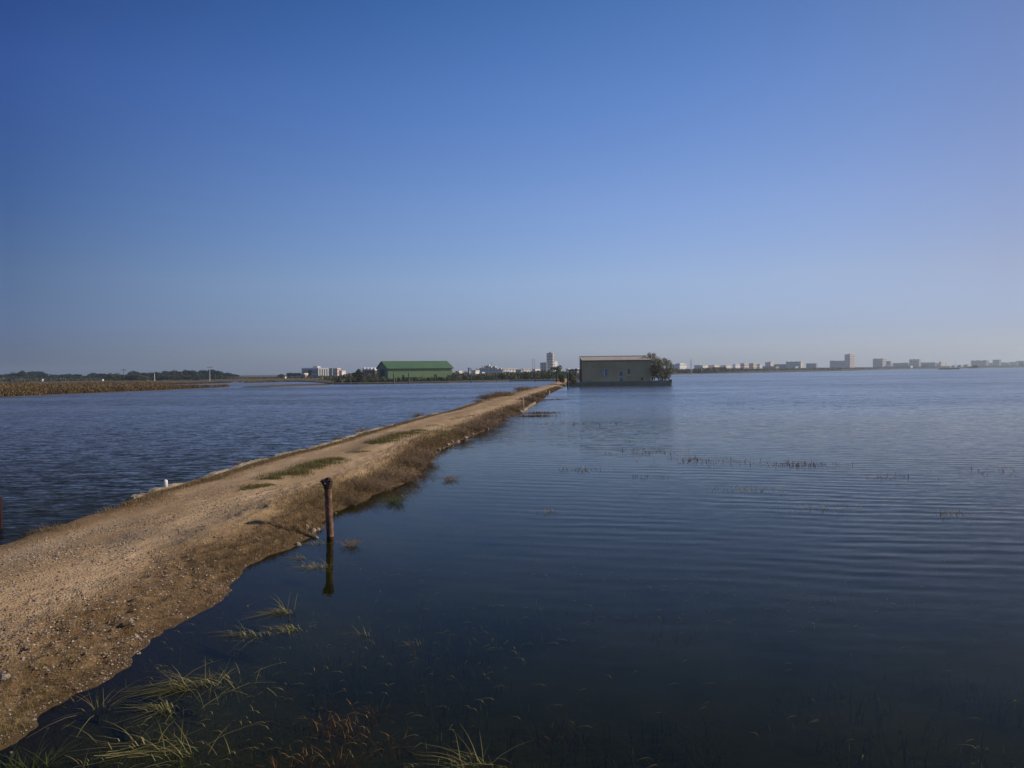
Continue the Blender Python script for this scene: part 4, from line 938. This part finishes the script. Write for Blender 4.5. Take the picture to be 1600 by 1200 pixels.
# low weed bars off the right bank
for i, (u, v, L_, lb) in enumerate([(843,645.5,1.2,'brown weed bar in the water, upper one beside the stake'),(835,650.5,1.1,'brown weed bar in the water, lower one beside the stake'),(859,625,1.7,'long brown weed bar off the far right bank'),(880,604,1.5,'brown weed strip where the bank meets the house')]):
    p = P(u, v); b = MB()
    for k in range(700): x = rng.gauss(0,.5)*L_; blade(b, rng, Vector((x, rng.gauss(0,.35)*.5, -.03)), rng.uniform(.05,.22), .02, rng.uniform(.3,1.3), rng.random()*6.28, 2)
    o = b.build('weed_bar', M['reed']); o.location = (p.x, p.y, 0); tag(o, lb, 'weeds', 'weed bars off the right bank')

# tufts of grass standing and trailing in the near water
def tuft(u, v, n, h, spread, label, seed, trail=0.0, m='blade', az0=math.pi, wd=.0085, group='grass tufts in the near water'):
    rng = random.Random(seed); p = P(u, v); b = MB()
    for i in range(n):
        base = Vector((rng.gauss(0, spread), rng.gauss(0, spread*.6), -.10))
        if rng.random() < trail:    # lies on the surface, swept by the current
            a = az0+rng.gauss(0,.35); L_ = h*rng.uniform(.6,1.5); d = Vector((math.cos(a), math.sin(a), 0)); side = Vector((-d.y, d.x, 0))
            base.z = -.03; bow = rng.gauss(0, .10)*L_; pts_ = [base, base + d*L_*.15 + Vector((0,0,.045+.03*rng.random()))] + [base + d*L_*s + side*(rng.gauss(0,.01)+bow*s*s) + Vector((0,0,.036+.03*rng.random()*(1-s))) for s in (.4,.7,1.0)]
            b.ribbon(pts_, wd*rng.uniform(.7,1.2), side)
        else:
            hh = h*.78*rng.uniform(.3,1.0)+.1; blade(b, rng, base, hh, wd*rng.uniform(.6,1.2), rng.uniform(.2,2.0), rng.gauss(az0 if trail else rng.random()*6.28, 1.5), 5)
    o = b.build('grass_tuft', M[m]); o.location = (p.x, p.y, 0); tag(o, label, 'grass tuft', group); return o
tuft(297,1072,70,.34,.10,'large bent grass tuft in the near water below the bank bend',1,.45,az0=R(200))
tuft(340,1068,60,.26,.14,'spiky grass right of the large bent tuft',2,.1)
tuft(268,1108,34,.28,.06,'flat trailing grass tuft below the large bent one',3,.65,az0=R(182))
tuft(151,1108,22,.30,.03,'small upright tuft at the water line, lower left',4,0)
tuft(105,1105,16,.14,.06,'short green blades at the lower left water line',5,0)
tuft(40,1205,120,.30,.09,'bright green grass tuft cut by the lower left picture edge',6,0,m='vivid')
tuft(210,1165,22,.34,.10,'thin arching grass left of the tall spiky one',7,.3,az0=R(170))
tuft(280,1180,34,.36,.12,'tall spiky grass tuft near the bottom left',8,.1)
tuft(150,1195,16,.42,.10,'fan of straw blades at the bottom edge, lower left',9,.6,az0=R(20))
tuft(452,957,40,.34,.05,'small clump with long straw blades trailing left, uppermost of the near tufts',10,.6,az0=R(190))
tuft(395,992,46,.26,.12,'floating grass left of centre with a trailing end',11,.55,az0=R(178))
tuft(460,985,22,.22,.08,'short streak of floating grass right of the trailing one',12,.8,az0=R(175))
tuft(498,850,40,.26,.08,'yellow-green grass at the bank tip left of the pipe base',13,.4,az0=R(185),m='blade')
tuft(500,886,60,.24,.10,'yellow-green floating grass beside the pipe reflection',14,.5,az0=R(190),m='blade')
tuft(475,872,20,.24,.05,'trailing straw left of the pipe reflection',15,.8,az0=R(182))
tuft(745,1196,40,.34,.07,'straw-coloured tuft at the bottom edge right of centre',16,.1)
tuft(575,992,14,.18,.04,'tiny tuft of three stems left of centre in the near water',17,.2)
tuft(655,1010,12,.14,.03,'tiny leafy tuft right of the three-stem one',18,.1)
for i, (u, v, n, sp_, lb) in enumerate([(525,1135,90,.10,'rust-orange stubble cluster, biggest of those near the bottom'),(560,1150,50,.09,'rust-orange stubble right of the biggest cluster'),(478,1185,60,.08,'rust-orange stubble at the bottom left of the clusters'),(536,1190,36,.08,'short rusty stubble at the bottom edge in the middle'),
     (583,1113,24,.05,'thin rusty stubble above the right cluster'),(612,1162,22,.07,'sparse rusty stubble furthest right of the clusters'),(440,1195,20,.06,'little rusty stubble at the bottom edge'),(880,1138,16,.10,'orange stubble far right near the bottom'),(530,1105,20,.05,'small rusty stubble above the biggest cluster')]):
    tuft(u, v, n, .13, sp_, lb, 40+i, 0, 'stubble', wd=.007, group='rusty stubble near the bottom')
GM = 'reed clumps out in the right water'
for i, (u, v, n, sp_, lb) in enumerate([(1128,721,90,1.1,'widest reed clump out in the right water'),(1085,717,40,.5,'small reed clump left of the widest one'),(1250,726,90,.7,'dark reed clump in the middle of the right water'),(1160,764,60,.55,'reed clump nearer than the widest one'),
     (1192,766,24,.3,'small reed clump right of the nearer one'),(895,734,50,.5,'thin reed clump before the house reflection'),(1005,706,60,.9,'thin reed line right of the house reflection'),(1485,803,40,.28,'green reed clump at far right'),(1020,745,20,.4,'faint green tuft in the middle water'),
     (1385,745,30,.5,'low reed line right of the dark clump'),(1550,736,40,1.0,'sparse reeds near the right picture edge'),(1280,793,30,.5,'faint low reeds below the dark clump'),(850,800,24,.2,'faint floating tuft right of centre'),(890,662,60,1.4,'faint far reed line before the house')]):
    tuft(u, v, int(n*3), .17 if v < 760 else .14, sp_*.7, lb, 80+i, 0, 'drygrass' if v < 760 else 'blade', wd=max(.010, P(u, v).y*.0011), group=GM)
# countless single stems and floating bits
b = MB(); rng = random.Random(66)
for i in range(3400):
    v = 650 + 560*rng.random()**.9; u = rng.uniform(-20, 1620); p = P(u, v)
    if p.x < Rx(p.y)+.15: continue
    k = nz(p.x, p.y, .35, 11)+.35*nz(p.x, p.y, 1.4, 3)
    if k < .0 + .25*sm(900, 1300, u) and rng.random() > .12: continue
    wd = max(.0035, p.y*.00033)
    if v > 880 and rng.random() < .40:
        a = rng.gauss(R(195), .5); d = Vector((math.cos(a), math.sin(a), 0)); L_ = rng.uniform(.04,.16); side = Vector((-d.y, d.x, 0))
        b.ribbon([p+Vector((0,0,-.02)), p+d*L_*.4+Vector((0,0,.014)), p+d*L_*.75+Vector((0,0,.012)), p+d*L_+Vector((0,0,.003))], wd*1.4, side)
    else:
        blade(b, rng, p+Vector((0,0,-.12)), .12+rng.uniform(.01,.08), wd, rng.uniform(0,.5), rng.random()*6.28, 3)
b.build('water_grass', M['blade'])['kind'] = 'stuff'
# submerged grass on the bed near the camera
b = MB()
for i in range(4500):
    v = 930 + 330*rng.random(); u = rng.uniform(0, 1620); p = P(u, v, -.3)
    if p.x < Rx(p.y)+.3 or nz(p.x, p.y, .9, 21) < -.05: continue
    blade(b, rng, Vector((p.x, p.y, -.54)), rng.uniform(.10,.42), .007, rng.uniform(.1,2.2), rng.random()*6.28, 3)
M['weed'] = leafy('submerged_weed', [(.10,.10,.03), (.18,.13,.04), (.14,.12,.05)], .2)
b.build('submerged_grass', M['weed'])['kind'] = 'stuff'

# straw litter lying flat on the near bank
b = MB(); rng = random.Random(88)
for i in range(7000):
    y = 4.5*math.exp(rng.random()*math.log(22/4.5)); x = Rx(y)-.03-abs(rng.gauss(0, .6))
    if rng.random() > .45+1.3*nz(x, y, 1.6, 31): continue
    z = gh(x, y)+.012; a = rng.random()*6.28; L_ = rng.uniform(.02, .09)*(1.6 if rng.random() < .1 else 1); d = Vector((math.cos(a), math.sin(a), rng.uniform(-.05,.25))); sd2 = Vector((-d.y, d.x, .3)).normalized()
    p = Vector((x, y, z)); b.ribbon([p, p+d*L_*.5+Vector((0,0,.006)), p+d*L_], max(.004, y*.0004), sd2)
b.build('straw_litter', M['drygrass'])['kind'] = 'stuff'

# loose gravel on the near bank
b = MB(); rng = random.Random(31)
for i in range(30000):
    y = 4.3*math.exp(rng.random()*math.log(16/4.3)); x = Rx(y) - rng.random()**1.15*3.2
    if x < Lx(y)+.3: continue
    k = .55+.9*nz(x, y, 1.1, 15)
    if rng.random() > k: continue
    r = rng.choice((.004,.005,.006,.006,.008,.008,.010,.012,.018)) * (1.0 if Rx(y)-x > .2 else .8)
    z = gh(x, y)
    if z < -.02: continue
    o_ = Vector((x, y, z+r*.25)); q = [Vector((r*rng.uniform(.7,1.4),0,0)), Vector((0,r*rng.uniform(.7,1.4),0)), Vector((-r*rng.uniform(.7,1.4),0,0)), Vector((0,-r*rng.uniform(.7,1.4),0)), Vector((0,0,r*.7)), Vector((0,0,-r*.5))]
    an = rng.random()*3; ca_, sa_ = math.cos(an), math.sin(an); q = [Vector((e.x*ca_-e.y*sa_, e.x*sa_+e.y*ca_, e.z))+o_ for e in q]
    b.add(q, [(0,1,4),(1,2,4),(2,3,4),(3,0,4),(1,0,5),(2,1,5),(3,2,5),(0,3,5)])
M['gravel'] = leafy('gravel_stones', [(.13,.09,.06), (.24,.17,.11), (.36,.28,.2), (.5,.43,.35), (.2,.14,.1)], 0.0)
b.build('gravel', M['gravel'])['kind'] = 'stuff'

hide_protos()
# ------------------------------------------------------------------ haze
hz_ = MB().box(-BIG-30, BIG+30, -260, BIG+30, -1.6, 48)
mt = bpy.data.materials.new('haze'); mt.use_nodes = True; n_ = mt.node_tree; n_.nodes.clear()
out = N(n_, 'ShaderNodeOutputMaterial'); pv = N(n_, 'ShaderNodeVolumePrincipled'); pv.inputs['Color'].default_value = (.74,.88,1,1); pv.inputs['Density'].default_value = .00030; pv.inputs['Anisotropy'].default_value = 0.35
n_.links.new(pv.outputs[0], out.inputs['Volume'])
hz_.build('haze', mt)['kind'] = 'stuff'
